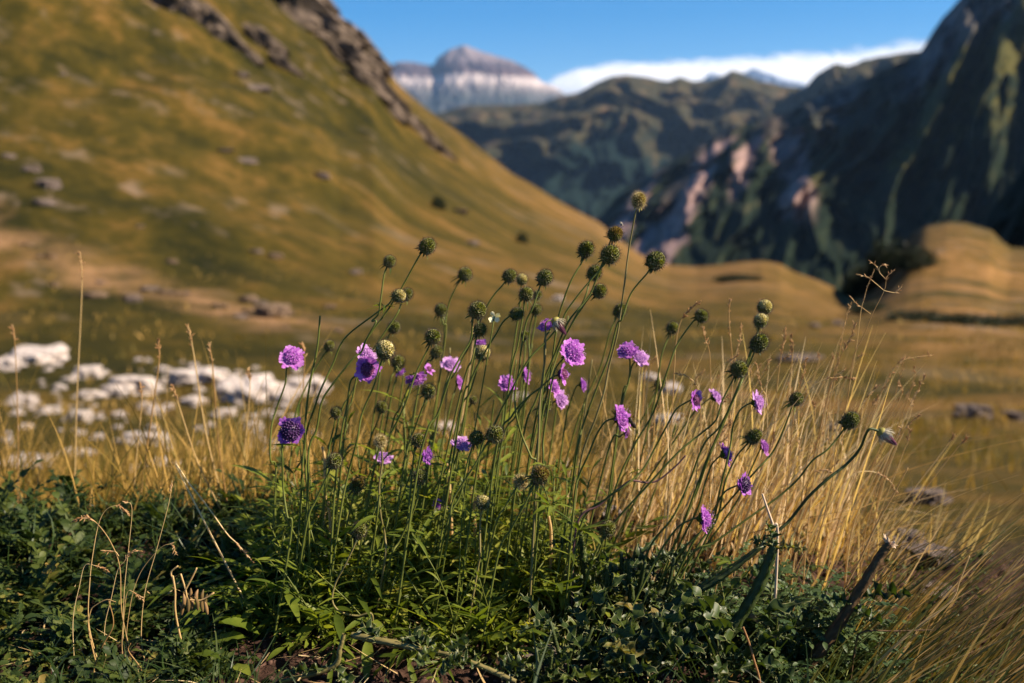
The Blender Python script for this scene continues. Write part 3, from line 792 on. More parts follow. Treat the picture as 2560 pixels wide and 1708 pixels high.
def flower_head(style, seed):
    """style: full, buds (magenta knobs, ring of petals), dark (violet knobs), side (few petals), pale"""
    r = np.random.default_rng(seed); mb = MB()
    pm = {'full': 'petal', 'buds': 'petal', 'dark': 'petal_deep', 'side': 'petal', 'pale': 'petal_pale', 'deep': 'petal_deep'}[style]
    Z = np.array([0, 0, 1.0])
    n = 11
    for i in range(n):
        t = i * 2 * PI / n + r.uniform(-.2, .2)
        if style in ('dark', 'buds') and r.random() < .22: continue
        if style == 'side' and math.cos(t) < -.1: continue
        ro = np.array([math.cos(t), math.sin(t), 0]); lift = r.uniform(-.25, .40); big = r.uniform(.72, 1.08)
        up = norm(Z - ro * lift); d0 = norm(ro + Z * lift)
        p0 = ro * .36 + Z * r.uniform(-.02, .10)
        for da, L, W in ((0, .64, .15), (.42, .56, .14), (-.42, .56, .14), (1.0, .28, .10), (-1.0, .28, .10)):
            L *= r.uniform(.8, 1.12) * big
            d = norm(d0 * math.cos(da) + np.cross(up, d0) * math.sin(da))
            lobe(mb, p0, d, up, L, W, r, 0, .5 + .2 * (L > .5))
    # inner florets on a dome
    dome = fib(120); dome = dome[dome[:, 2] > .12]
    if style in ('full', 'pale', 'deep', 'side'):
        for p in dome:
            c = p * np.array([.46, .46, .36]) + Z * .02
            a, b = bases(p[None]); a, b = a[0], b[0]
            for k in range(4):
                t = k * PI / 2 + r.uniform(0, 1); d = norm(a * math.cos(t) + b * math.sin(t) + p * .6)
                lobe(mb, c, d, p, .20 * r.uniform(.7, 1.2), .055, r, 0, .66)
    else:
        v, f = ICO1
        sc = 1.25 if style == 'dark' else 1.0
        for p in dome:
            c = p * np.array([.46, .46, .42]) * sc
            mb.add(c + v * r.uniform(.045, .085) * sc * (.8 + .4 * (1 - p[2])), None, f, 1, r.random())
        v, f = ICO2; mb.add(v * np.array([.42, .42, .38]) * sc, None, f, 1, .2)
    v, f = ICO2; mb.add(v * np.array([.40, .40, .26]) + Z * -.06, None, f, 2, .4)
    head = mb.mesh('flower_head', [M[pm], M['knob_dark' if style == 'dark' else 'knob'], M['core']])
    mb = MB()                                       # stamens
    for p in fib(110):
        if p[2] < .05 or (style in ('buds', 'dark') and r.random() < .75): continue
        p0 = p * np.array([.46, .46, .38]); d = norm(p + r.normal(size=3) * .25); L = r.uniform(.26, .42)
        s = norm(np.cross(d, r.normal(size=3))) * .008
        e = p0 + d * L
        mb.add([p0 - s, p0 + s, e], None, [(0, 1, 2)], 0, r.random())
        v, f = ICO1; mb.add(e + v * .026, None, f, 0, .4 + .6 * r.random())
    if mb.n == 0: mb.add([(0, 0, .4), (.01, 0, .4), (0, 0, .6)], None, [(0, 1, 2)])
    return head, mb.mesh('stamens', M['stamen'])

def flower_bracts(seed):
    r = np.random.default_rng(seed); mb = MB()
    for i in range(10):
        t = i * 2 * PI / 10 + r.uniform(-.2, .2); ro = np.array([math.cos(t), math.sin(t), 0]); l = .62 * r.uniform(.7, 1.1)
        pts = [ro * (.12 + l * s) + np.array([0, 0, -.26 + .22 * s - .25 * s * s]) for s in np.linspace(0, 1, 5)]
        ribbon(mb, pts, np.cross(ro, [0, 0, 1]), .075 * np.array([.8, 1.1, 1, .6, .05]), .3, None, 0, r.random())
    v, f = ICO1; mb.add(v * np.array([.22, .22, .18]) + np.array([0, 0, -.26]), None, f, 0, .5)
    return mb.mesh('bracts', M['bract'])

def wilted_head(seed):
    r = np.random.default_rng(seed); mb = MB()
    Z = np.array([0, 0, 1.0])
    v, f = ICO2; mb.add(v * np.array([.50, .50, .34]) + Z * -.55, None, f, 1, .7)     # yellowish receptacle
    for i in range(70):                                                             # involucre bristles
        t = i * 2.39996; a = .5 + .55 * (i / 70); ro = np.array([math.cos(t), math.sin(t), 0])
        p0 = ro * (.34 + .12 * r.random()) + Z * (-.55 + .2 * r.random()); d = norm(ro * (1.15 - a * .8) + Z * (.35 + a) + r.normal(size=3) * .12)
        L = r.uniform(.6, 1.05); e = p0 + d * L * .6 + ro * .12; e2 = p0 + d * L
        ribbon(mb, [p0, e, e2 + r.normal(size=3) * .06], np.cross(ro, Z), np.array([.05, .04, .006]), .3, None, 0, r.random())
    for i in range(60):                                                             # wilted corolla threads drawn to a point
        t = i * 2.39996; ro = np.array([math.cos(t), math.sin(t), 0]); q = r.uniform(.05, .36)
        pts = [ro * q + Z * -.3, ro * q * 1.1 + Z * .35, ro * q * .75 + Z * .85, ro * q * .35 + Z * (1.15 + .2 * r.random())]
        ribbon(mb, catmull(pts, 6), np.cross(ro, Z), np.array([.04, .05, .05, .045, .03, .008]), .2, None, 2, r.random())
    return mb.mesh('flower_head', [M['spine'], M['bract_y'], M['wilt']])

HEADS = {k: [seed_head(k if k != 'dark' else 'green', 100 + 10 * i + j) for j in range(m)] for i, (k, m) in enumerate((('green', 6), ('gold', 2), ('creamy', 2), ('straw', 2)))}
BRACTS = [bracts(300 + i, M['bract'], 8 + i % 4, 1.15 + .15 * (i % 3), .35 + .3 * (i % 3), .095) for i in range(7)]
BRACTY = [bracts(320 + i, M['bract_y'], 7, .9, .7) for i in range(2)]
FLOW = {k: [flower_head(k, 400 + 10 * i + j) for j in range(m)] for i, (k, m) in enumerate((('full', 3), ('buds', 2), ('dark', 1), ('side', 2), ('pale', 2), ('deep', 2)))}
FBR = [flower_bracts(500 + i) for i in range(3)]
WILT = [wilted_head(600 + i) for i in range(2)]

def quat(axis, roll=None):
    q = Vector((0, 0, 1)).rotation_difference(Vector([float(x) for x in axis]).normalized())
    from mathutils import Quaternion
    return q @ Quaternion((0, 0, 1), random.uniform(0, 2 * PI) if roll is None else roll)

def gnd(X, d):
    u, dy, dz = ray(X, 1450); x = u / dy * d
    return np.array([x, d, tz(x, d)])

def flower(kind, X, Y, r, d, bx, pts, label, axis=None, stem='stem', srad=.00082, group=None, roll=None, base=None):
    C = P(X, Y, d); R = r * mpp(d) / (CT + (854 - Y) / F * ST)
    fl = kind in FLOW
    bx = bx - 32
    B = gnd(bx, d + random.uniform(-.02, .02)) if base is None else P(*base, d)
    if pts:
        path = [P(x, y, d + random.uniform(-.004, .004)) for x, y in pts][::-1]
    else:
        pb = B; h = C - B
        path = [B + h * np.array([.10, .3, .34]), B + h * np.array([.38, .7, .68])]
        path = [p + np.array([random.uniform(-.004, .004), 0, 0]) for p in path]
    sd = norm(C - path[-1])
    if axis is None:
        ax = norm(sd * .75 + np.array([.22, -.45, .22])) if not fl else norm(sd * .45 + np.array([.45, -.35, .35]))
    else: ax = norm(axis)
    off = .86 if not fl else .30
    if kind == 'wilt': off = .60
    att = C - ax * R * off
    pre = C - ax * R * (off + .9)
    w = [B] + path
    if np.linalg.norm(w[-1] - att) > R * 1.6: w.append(pre)
    w.append(att)
    cur = catmull(np.array(w), 10 + 7 * len(w))
    root = bpy.data.objects.new('scabious_flower' if fl else ('wilted_thistle' if kind == 'wilt' else 'scabious_seed_stalk'), None); COL.objects.link(root)
    if fl: R *= 1.24
    root.location = tuple(B)
    tag(root, label, 'flower' if fl or kind == 'wilt' else 'seed head', group or ('scabious flowers in bloom' if fl else ('wilted thistle heads' if kind == 'wilt' else 'scabious seed heads')))
    mb = MB(); n = len(cur); rad = np.linspace(srad * 1.25, srad * .85, n); rad[-1] *= 1.3
    tube(mb, cur - B, rad, 7, 0, np.clip(.45 + .3 * fbm(np.linspace(0, 5, n * 7), 0 * np.arange(n * 7) + X, 1.0), 0, 1).tolist() + [.5])
    link('stem', mb.mesh('stem', M[stem]), root)
    q = quat(ax, roll); L = tuple(C - B)
    if kind == 'wilt':
        link('flower_head', random.choice(WILT), root, L, q, R); return root
    if fl:
        hd, st = random.choice(FLOW[kind])
        link('flower_head', hd, root, L, q, R); link('stamens', st, root, L, q, R)
        link('bracts', random.choice(FBR), root, L, q, R)
    else:
        hd, br = random.choice(HEADS[kind]); R *= .86
        h = link('seed_head', hd, root, L, q, (R * random.uniform(.90, 1.04), R * random.uniform(.90, 1.04), R * random.uniform(.92, 1.14))); link('bristles', br, h)
        link('bracts', random.choice(BRACTY if kind in ('straw', 'creamy') else BRACTS), root, L, q, R)
    return root

SA = [(934, 788), (862, 846), (831, 913), (801, 977), (785, 1023), (765, 1086), (755, 1180), (750, 1290)]
SB = [(964, 783), (916, 849), (903, 880), (880, 900), (824, 971), (803, 1010), (791, 1074), (772, 1125), (768, 1250)]
FL = [
 # kind, X, Y, r, d, base X, stem points from the head down, label, axis
 ('green', 1068, 616, 24, .87, 765, [(1045, 645), (1005, 718), (985, 750)] + SB, 'green seed head highest of the left group, alone against the hillside'),
 ('green', 974, 654, 17, .85, 772, [(960, 690), (951, 755), (946, 785), (930, 803), (940, 805)] + SB[1:], 'small dark seed head on a thin hooked stem at upper left'),
 ('creamy', 997, 740, 20, .86, 752, [(970, 762)] + SA, 'pale yellow topped seed head facing right among narrow leaves', (.8, -.35, .25)),
 ('green', 1017, 736, 18, .92, 800, [(990, 790), (930, 880), (880, 980), (840, 1080)], 'green seed head half hidden behind the pale one facing right'),
 ('green', 1163, 686, 20, 1.06, 1080, [(1140, 718), (1122, 760), (1112, 820), (1105, 900)], 'blurred seed head on a straw coloured stem left of centre'),
 ('green', 1102, 775, 18, 1.05, 1070, [(1108, 810), (1110, 870)], 'blurred dark green seed head left of the bristly large one'),
 ('green', 985, 818, 18, 1.06, 920, [(970, 845), (955, 900)], 'blurred dark seed head right above the cream head'),
 ('green', 1194, 776, 26, .84, 1010, [(1181, 806), (1176, 851), (1150, 895), (1125, 943), (1094, 1035), (1069, 1074), (1040, 1200)], 'large sharp bristly seed head beside the tiny white flower'),
 ('green', 1200, 824, 20, .90, 1060, [(1190, 850), (1180, 900), (1150, 990)], 'green seed head directly under the large bristly one'),
 ('straw', 1597, 501, 22, .86, 1430, [(1588, 537), (1573, 619), (1560, 720), (1552, 777), (1543, 837), (1522, 919), (1510, 982), (1489, 1046), (1455, 1140), (1435, 1280)], 'tallest head of all, pale straw coloured, above every other', (.12, -.3, .95), 'stem_dry'),
 ('gold', 1538, 585, 24, .88, 1280, [(1520, 620), (1490, 700), (1471, 743), (1420, 806), (1385, 890), (1340, 1000), (1305, 1110)], 'golden brown topped seed head second highest at centre'),
 ('green', 1525, 637, 27, .86, 1170, [(1499, 675), (1455, 726), (1417, 777), (1403, 806), (1369, 850), (1323, 898), (1282, 970), (1237, 1059), (1195, 1160)], 'large green seed head just below the golden brown one'),
 ('green', 1465, 624, 24, .90, 1310, [(1455, 655), (1425, 708), (1399, 782), (1390, 830), (1372, 960), (1345, 1100)], 'green seed head left of the golden brown one'),
 ('green', 1639, 652, 28, .86, 1400, [(1619, 682), (1578, 733), (1555, 797), (1543, 811), (1522, 893), (1492, 970), (1459, 1059), (1443, 1123), (1425, 1250)], 'largest green seed head at upper centre right of the tall stem'),
 ('green', 1486, 682, 22, .95, 1290, [(1473, 705), (1460, 750), (1410, 850), (1360, 980)], 'dark seed head crossed by stems under the top cluster'),
 ('green', 1499, 728, 21, .90, 1300, [(1473, 744), (1430, 810), (1400, 870), (1370, 960), (1335, 1070)], 'green seed head lowest of the top cluster'),
 ('green', 1362, 694, 24, .86, 1350, [(1350, 716), (1333, 767), (1316, 804), (1303, 873), (1298, 924), (1288, 982), (1290, 1034), (1305, 1090), (1326, 1140), (1345, 1200)], 'sharp green honeycombed seed head on an S shaped stem at centre'),
 ('green', 1274, 690, 20, .94, 1050, [(1259, 710), (1223, 756), (1180, 850), (1140, 930), (1100, 1020)], 'green seed head at the left end of the centre row'),
 ('creamy', 1305, 699, 16, 1.02, 1230, [(1300, 740), (1290, 830)], 'blurred brown seed head with a pale tip behind the centre row', (.1, -.3, .95)),
 ('green', 1316, 735, 21, .93, 1240, [(1310, 770), (1295, 860), (1270, 980)], 'spiky green seed head below the blurred brown one'),
 ('green', 1344, 737, 14, 1.08, 1270, [(1340, 770), (1330, 850)], 'blurred seed head tucked right of the spiky green one'),
 ('green', 1292, 785, 19, .88, 1100, [(1275, 790), (1257, 806), (1239, 837), (1208, 888), (1175, 957), (1150, 1040)], 'seed head on a stem arching from lower left over a hanging petal'),
 ('green', 1341, 774, 16, 1.00, 1290, [(1329, 800), (1322, 850), (1318, 960)], 'blurred bright green seed head right of the arching one'),
 ('green', 1550, 777, 20, 1.05, 1390, [(1538, 800), (1522, 840), (1500, 920), (1460, 1010), (1430, 1100)], 'blurred seed head behind the two tall centre stems'),
 ('green', 1682, 820, 18, 1.02, 1560, [(1672, 840), (1655, 885), (1645, 944), (1630, 1030)], 'blurred dark seed head left of the hairy rusty grass'),
 ('green', 1754, 790, 20, .88, 1490, [(1731, 806), (1694, 860), (1668, 929), (1632, 1034), (1581, 1123), (1530, 1250)], 'dark spiky seed head beside the rusty grass ear'),
 ('green', 824, 864, 15, 1.04, 720, [(814, 880), (778, 941), (740, 1030), (730, 1120)], 'small blurred dark seed head right of the leftmost lilac flower'),
 ('creamy', 963, 875, 28, .85, 835, [(952, 908), (934, 966), (905, 1035), (893, 1099), (872, 1180), (850, 1290)], 'large cream topped seed head with yellow bracts', (.25, -.5, .8)),
 ('green', 1083, 842, 23, .87, 900, [(1072, 867), (1038, 938), (1015, 1005), (980, 1079), (940, 1150)], 'green seed head in the row above the blurred lilac flowers'),
 ('green', 1092, 880, 18, 1.02, 990, [(1078, 900), (1050, 960)], 'blurred dark green seed head right below the row'),
 ('green', 995, 905, 19, 1.04, 930, [(985, 930), (965, 1000)], 'blurred dark seed head right of the cream topped one'),
 ('creamy', 1207, 882, 22, .92, 1090, [(1195, 915), (1175, 980), (1140, 1070)], 'yellowish seed head with yellow bracts under the large bristly one', (.3, -.5, .75)),
 ('green', 1072, 978, 22, .88, 985, [(1062, 1002), (1038, 1068), (1022, 1112), (1005, 1200)], 'round green seed head in the middle of the left stems'),
 ('green', 955, 1017, 18, 1.00, 880, [(949, 1040), (920, 1112), (900, 1180)], 'blurred olive seed head beside a maroon bud'),
 ('green', 840, 1031, 18, .88, 815, [(837, 1056), (822, 1125), (815, 1200)], 'small seed head on a short stem left of the cream one'),
 ('green', 836, 1153, 23, .84, 750, [(822, 1180), (790, 1250), (765, 1320)], 'sharp green seed head low at left above the leaves'),
 ('green', 1046, 1101, 21, .86, 1020, [(1036, 1126), (1030, 1180), (1024, 1250)], 'brownish green seed head right of the curled straw one'),
 ('green', 1191, 1095, 22, .85, 1100, [(1180, 1120), (1168, 1160), (1150, 1240), (1115, 1320)], 'left of the pair of dark spiny seed heads low at centre'),
 ('green', 1237, 1086, 26, .84, 1110, [(1215, 1112), (1185, 1165), (1150, 1220), (1130, 1260), (1120, 1340)], 'right of the pair of dark spiny seed heads low at centre'),
 ('straw', 951, 1103, 17, .84, 960, [(954, 1125), (955, 1160), (948, 1220), (952, 1290), (962, 1340), (962, 1400)], 'withered pale head with curled bracts on a crooked straw stem', (-.1, -.3, .95), 'stem_dry'),
 ('green', 1051, 1191, 22, .85, 960, [(1045, 1215), (1040, 1260), (1000, 1350), (975, 1400)], 'dark spiny seed head above the narrow leaves at left centre'),
 ('gold', 893, 1213, 21, .88, 860, [(882, 1245), (870, 1300), (862, 1350)], 'olive seed head with violet petals peeping out behind'),
 ('green', 898, 1326, 23, .82, 952, [(888, 1360), (862, 1415), (839, 1458), (831, 1502), (850, 1529), (893, 1540), (930, 1537)], 'seed head on a yellow stem looping like a hook', None, 'stem_dry'),
 ('creamy', 1207, 1256, 21, .83, 1190, [(1202, 1285), (1200, 1330), (1200, 1385), (1195, 1420)], 'pale withered head with a dangling bract above the leaves', (.1, -.3, .95), 'stem_dry'),
 ('straw', 1303, 1204, 20, .84, 1215, [(1290, 1220), (1265, 1265), (1235, 1330)], 'whitish purple dried head left of the fuzzy brown green one', (.35, -.7, .4)),
 ('gold', 1351, 1188, 29, .82, 1230, [(1333, 1215), (1320, 1245), (1280, 1320), (1245, 1390)], 'large fuzzy brown green seed head with small leaves around'),
 ('green', 1520, 1322, 23, .85, 1465, [(1508, 1350), (1492, 1390), (1475, 1420)], 'grey green seed head low beside a yellow stub'),
 ('green', 1364, 1013, 21, .92, 1320, [(1357, 1040), (1350, 1090), (1340, 1180)], 'shaded seed head hanging before the lilac cluster'),
 ('green', 1650, 960, 16, 1.06, 1545, [(1642, 975), (1615, 1030), (1590, 1090)], 'lone blurred seed head in front of two white stones'),
 ('green', 1313, 838, 13, 1.10, 1290, [(1312, 860), (1308, 920)], 'tiny blurred seed head behind the centre stems'),
 ('green', 1183, 1000, 12, 1.04, 1110, [(1176, 1015), (1155, 1060)], 'tiny black seed head between the centre stems'),
 ('creamy', 1912, 768, 23, .90, 1640, [(1905, 795), (1885, 860), (1862, 930), (1815, 1045), (1770, 1150), (1730, 1260)], 'cream topped seed head at the top of the right cluster', (.1, -.3, .95)),
 ('creamy', 1902, 802, 20, .87, 1650, [(1895, 830), (1876, 880), (1852, 950), (1806, 1060), (1765, 1155), (1730, 1250)], 'smaller cream topped seed head second in the right cluster', (.05, -.35, .93)),
 ('green', 1898, 858, 27, .86, 1600, [(1883, 888), (1860, 940), (1845, 975), (1800, 1065), (1760, 1111), (1722, 1208), (1683, 1292), (1620, 1380)], 'large green seed head third in the right cluster'),
 ('green', 1848, 923, 27, .85, 1455, [(1833, 948), (1807, 1000), (1790, 1050), (1755, 1082), (1696, 1131), (1620, 1213), (1538, 1305), (1485, 1390)], 'large green seed head lowest of the right cluster'),
 ('green', 1991, 998, 21, .87, 1600, [(1979, 1020), (1955, 1084), (1930, 1133), (1891, 1176), (1843, 1230), (1802, 1278), (1764, 1319), (1690, 1395)], 'dark green seed head crossed by a thin straw at right'),
 ('green', 2126, 1051, 26, .85, 1640, [(2108, 1075), (2070, 1123), (2032, 1151), (1994, 1199), (1945, 1243), (1863, 1301), (1784, 1357), (1726, 1391)], 'farthest right round seed head, on a long leaning stem'),
 ('wilt', 2214, 1090, 27, .84, 1640, [(2172, 1075), (2149, 1123), (2114, 1163), (2070, 1197), (2019, 1245), (1976, 1299), (1945, 1327), (1853, 1400), (1740, 1470)], 'nodding wilted purple thistle head at far right', (.72, -.15, -.6), 'stalk_green'),
 ('green', 1886, 1092, 23, .86, 1680, [(1872, 1107), (1846, 1135), (1823, 1179), (1810, 1217), (1795, 1290), (1765, 1350)], 'spiky seed head with a lilac flower behind it at right'),
 ('wilt', 1396, 812, 24, .85, 1352, [(1366, 806), (1364, 840), (1362, 900), (1350, 1000), (1345, 1120)], 'nodding wilted thistle head above the largest lilac flower', (.55, -.3, -.7), 'stem_dry'),
 # flowers in bloom
 ('full', 729, 895, 29, .93, 705, [(716, 925), (713, 960), (691, 1022), (678, 1073), (676, 1150), (690, 1190)], 'leftmost lilac flower standing alone above the white rocks', (.35, -.65, .5)),
 ('pale', 914, 888, 27, .90, 850, [(895, 930), (880, 1000), (862, 1080)], 'pale lilac flower behind the one with a dark red centre', (.45, -.45, .75)),
 ('buds', 917, 924, 30, .86, 845, [(893, 938), (876, 955), (868, 1010), (855, 1075), (848, 1130), (835, 1250)], 'lilac flower with a dark red bud centre beside the cream head', (.40, -.75, .15)),
 ('deep', 1000, 930, 14, 1.02, 940, [(990, 950), (975, 1010)], 'dark violet petals hanging under a blurred seed head', (.4, -.2, -.5)),
 ('buds', 1071, 924, 14, 1.00, 1010, [(1062, 945), (1040, 1010)], 'magenta bud right of the drooping lilac petals', (.6, -.3, .5)),
 ('full', 1038, 945, 26, .98, 950, [(1022, 965), (1000, 1020), (975, 1090)], 'drooping lilac flower below the left row of seed heads', (.25, -.45, -.55)),
 ('pale', 1128, 913, 23, 1.05, 1060, [(1118, 945), (1100, 1020)], 'blurred pale lilac flower at left centre', (.2, -.6, .6)),
 ('full', 1146, 955, 16, 1.04, 1080, [(1138, 975), (1120, 1040)], 'blurred lilac petals below the pale lilac flower', (.8, -.1, .1)),
 ('deep', 1202, 858, 12, .96, 1120, [(1195, 880), (1180, 930)], 'few violet petals peeping above the yellowish seed head', (-.1, -.4, .9)),
 ('dark', 725, 1077, 33, .83, 705, [(707, 1105), (706, 1150), (708, 1220), (718, 1290), (728, 1330)], 'dark violet flower at far left with deep centre', (.25, -.93, .1)),
 ('pale', 959, 1148, 22, .95, 900, [(945, 1160), (920, 1200)], 'small bluish lilac flower behind the withered curled head', (.1, -.4, .9)),
 ('deep', 1067, 1140, 20, .90, 1020, [(1055, 1145), (1045, 1180), (1040, 1220)], 'magenta flower seen from the side under a seed head', (.9, -.3, .15)),
 ('pale', 1153, 1113, 26, .92, 1090, [(1143, 1135), (1130, 1180), (1115, 1240)], 'pale lilac flower left of the pair of dark spiny heads', (.25, -.35, .85)),
 ('deep', 1100, 1264, 17, .95, 1080, [(1092, 1285), (1085, 1320)], 'dark violet flower low among the leaves', (.1, -.5, .8)),
 ('full', 1430, 884, 35, .84, 1355, [(1412, 893), (1390, 920), (1379, 960), (1370, 1020), (1358, 1100), (1355, 1200)], 'largest lilac flower, at the centre of the picture', (.55, -.62, .50)),
 ('full', 1365, 815, 18, .88, 1350, [(1362, 850), (1360, 930), (1350, 1050)], 'lilac petals left of the nodding wilted head', (-.4, -.5, .6)),
 ('buds', 1405, 936, 25, .86, 1215, [(1380, 944), (1350, 970), (1318, 995), (1280, 1040), (1240, 1130)], 'lilac flower seen sideways below the largest one', (.92, -.32, .22)),
 ('full', 1384, 968, 19, .90, 1230, [(1364, 970), (1330, 985), (1290, 1040), (1250, 1130)], 'lilac flower left edge of the cluster under the sideways one', (.7, -.5, .4)),
 ('pale', 1400, 1000, 24, .96, 1300, [(1380, 1010), (1350, 1060), (1325, 1140)], 'pale lilac flower behind the shaded hanging seed head', (.7, -.45, .2)),
 ('deep', 1455, 962, 17, 1.0, 1390, [(1440, 968), (1425, 1010), (1410, 1080)], 'small magenta flower facing right at centre', (.95, -.2, .2)),
 ('full', 1268, 960, 22, 1.0, 1210, [(1260, 985), (1255, 1050), (1240, 1120)], 'blurred lilac flower left of the central stems', (.2, -.5, .5)),
 ('full', 1313, 938, 19, 1.04, 1280, [(1308, 960), (1300, 1030)], 'blurred narrow lilac flower just left of the largest one', (.92, -.2, .2)),
 ('full', 1570, 880, 26, .92, 1520, [(1575, 905), (1572, 950), (1555, 1010), (1540, 1100)], 'two lobed lilac flower right of centre', (-.2, -.5, .8)),
 ('pale', 1598, 896, 26, .92, 1530, [(1580, 915), (1570, 960), (1550, 1030)], 'pale lilac flower with dark middle right of the two lobed one', (.5, -.5, .6)),
 ('full', 1549, 1046, 33, .84, 1440, [(1528, 1048), (1510, 1058), (1490, 1090), (1470, 1140), (1448, 1190), (1435, 1260)], 'lilac flower with long stamens and a bee', (.88, -.38, .28)),
 ('buds', 1566, 1084, 13, .90, 1460, [(1550, 1092), (1520, 1130)], 'maroon bud under the flower with the bee', (.8, -.3, -.2)),
 ('buds', 1738, 1000, 24, .85, 1440, [(1716, 1006), (1690, 1024), (1668, 1063), (1640, 1115), (1607, 1174), (1558, 1218), (1517, 1246), (1450, 1320)], 'magenta budded flower with a few upright petals', (.75, -.62, .1)),
 ('pale', 1787, 993, 22, .96, 1500, [(1772, 998), (1738, 1028), (1715, 1060), (1660, 1140), (1600, 1230), (1560, 1310)], 'soft lilac flower left of the large lowest head of right cluster', (.75, -.2, .5)),
 ('pale', 1891, 1006, 28, .85, 1660, [(1872, 1010), (1850, 1026), (1833, 1064), (1828, 1102), (1820, 1143), (1800, 1225), (1780, 1310), (1730, 1390)], 'pale lilac flower on an arching stem right of the right cluster', (.85, -.42, .25)),
 ('full', 1909, 1118, 19, .94, 1700, [(1895, 1135), (1875, 1180), (1850, 1240), (1790, 1330)], 'lilac petals behind the spiky seed head at right', (.7, -.3, .3)),
 ('deep', 1812, 1136, 26, .87, 1640, [(1798, 1142), (1778, 1165), (1760, 1217), (1745, 1270), (1700, 1360)], 'lilac flower with a dark underside left of the spiky head', (.8, -.1, .4)),
 ('dark', 1858, 1212, 27, .85, 1660, [(1838, 1216), (1812, 1230), (1790, 1265), (1770, 1305), (1720, 1380)], 'magenta petalled flower with a dark budded dome at right', (.75, -.55, .25)),
 ('full', 1757, 1297, 32, .83, 1560, [(1738, 1296), (1700, 1314), (1670, 1350), (1640, 1400)], 'lowest lilac flower at right, narrow and facing sideways', (.95, -.22, .12)),
]
for row in FL:
    kind, X, Y, r, d, bx, pts, lb = row[:8]
    flower(kind, X, Y, r, d, bx, pts, lb, row[8] if len(row) > 8 else None, row[9] if len(row) > 9 else 'stem', .0013 if (kind == 'wilt' and X > 2000) else .00082)

# bare stems
def bare_stem(pts, d, bx, label, mat='stem', r=.001, name='headless_scabious', cat='plant', group=None):
    B = gnd(bx, d); cur = catmull(np.array([B] + [P(x, y, d) for x, y in pts][::-1]), 12 * len(pts))
    mb = MB(); tube(mb, cur - B, np.linspace(r * 1.2, r * .8, len(cur)), 7, 0, .5)
    o = link(name, mb.mesh(name, M[mat])); o.location = tuple(B)
    return tag(o, label, cat, group)
bare_stem([(800, 790), (793, 870), (775, 958), (765, 1035), (762, 1110), (764, 1180), (770, 1260)], .86, 775, 'headless green stem ending in a blunt tip at left')
bare_stem([(1714, 1139), (1691, 1164), (1650, 1198), (1620, 1207), (1579, 1202), (1553, 1218), (1500, 1262), (1440, 1322)], .85, 1430, 'wavy purple stem lying between the right stems', 'stem_red', .0009)
for i, (X, Y, bx, d, lb) in enumerate([(1420, 790, 1330, 1.05, 'blurred bare stem behind the wilted central head'), (1330, 860, 1240, 1.08, 'blurred bare stem left of the central flower'),
        (1125, 870, 1080, 1.1, 'straw coloured blurred stem under the blurred left head'), (1010, 930, 930, 1.05, 'blurred bare stem between the left flowers'),
        (1480, 900, 1400, 1.04, 'blurred grey stem right of the central flower'), (1235, 1000, 1180, 1.02, 'blurred bare stem by the pale stone'),
        (1690, 1060, 1570, 1.0, 'thin bare stem right of the bee flower'), (1290, 900, 1220, 1.0, 'bare stem in the dense middle bundle'),
        (1180, 930, 1100, .98, 'bare stem left of the dense middle bundle'), (1460, 1010, 1380, 1.0, 'bare stem beside the small magenta flower')]):
    bare_stem([(X, Y), (X * .7 + bx * .3, Y * .65 + 1400 * .35), (X * .35 + bx * .65, Y * .3 + 1400 * .7)], d, bx, lb, 'stem_dry' if 'straw' in lb or 'grey' in lb else 'stem')

# tiny white flower, small bud
def tiny_flower(X, Y, d, bx, label):
    C = P(X, Y, d); B = gnd(bx, d); root = bpy.data.objects.new('white_flower', None); COL.objects.link(root); root.location = tuple(B)
    tag(root, label, 'flower'); mb = MB()
    cur = catmull(np.array([B, B * .6 + C * .4 + np.array([-.01, 0, 0]), C]), 24); tube(mb, cur - B, .0006, 6); link('stem', mb.mesh('stem', M['stem']), root)
    mb = MB(); r = np.random.default_rng(5)
    for k in range(4):
        t = k * 1.7 + .4; d_ = norm(np.array([math.cos(t), -.4, math.sin(t)])); lobe(mb, C - B, d_, np.array([0, -1.0, 0]), .0055, .0022, r, 0, .9)
    link('petals', mb.mesh('petals', M['cream']), root)
tiny_flower(1236, 792, .86, 1150, 'tiny white four petalled flower beside the large bristly seed head')

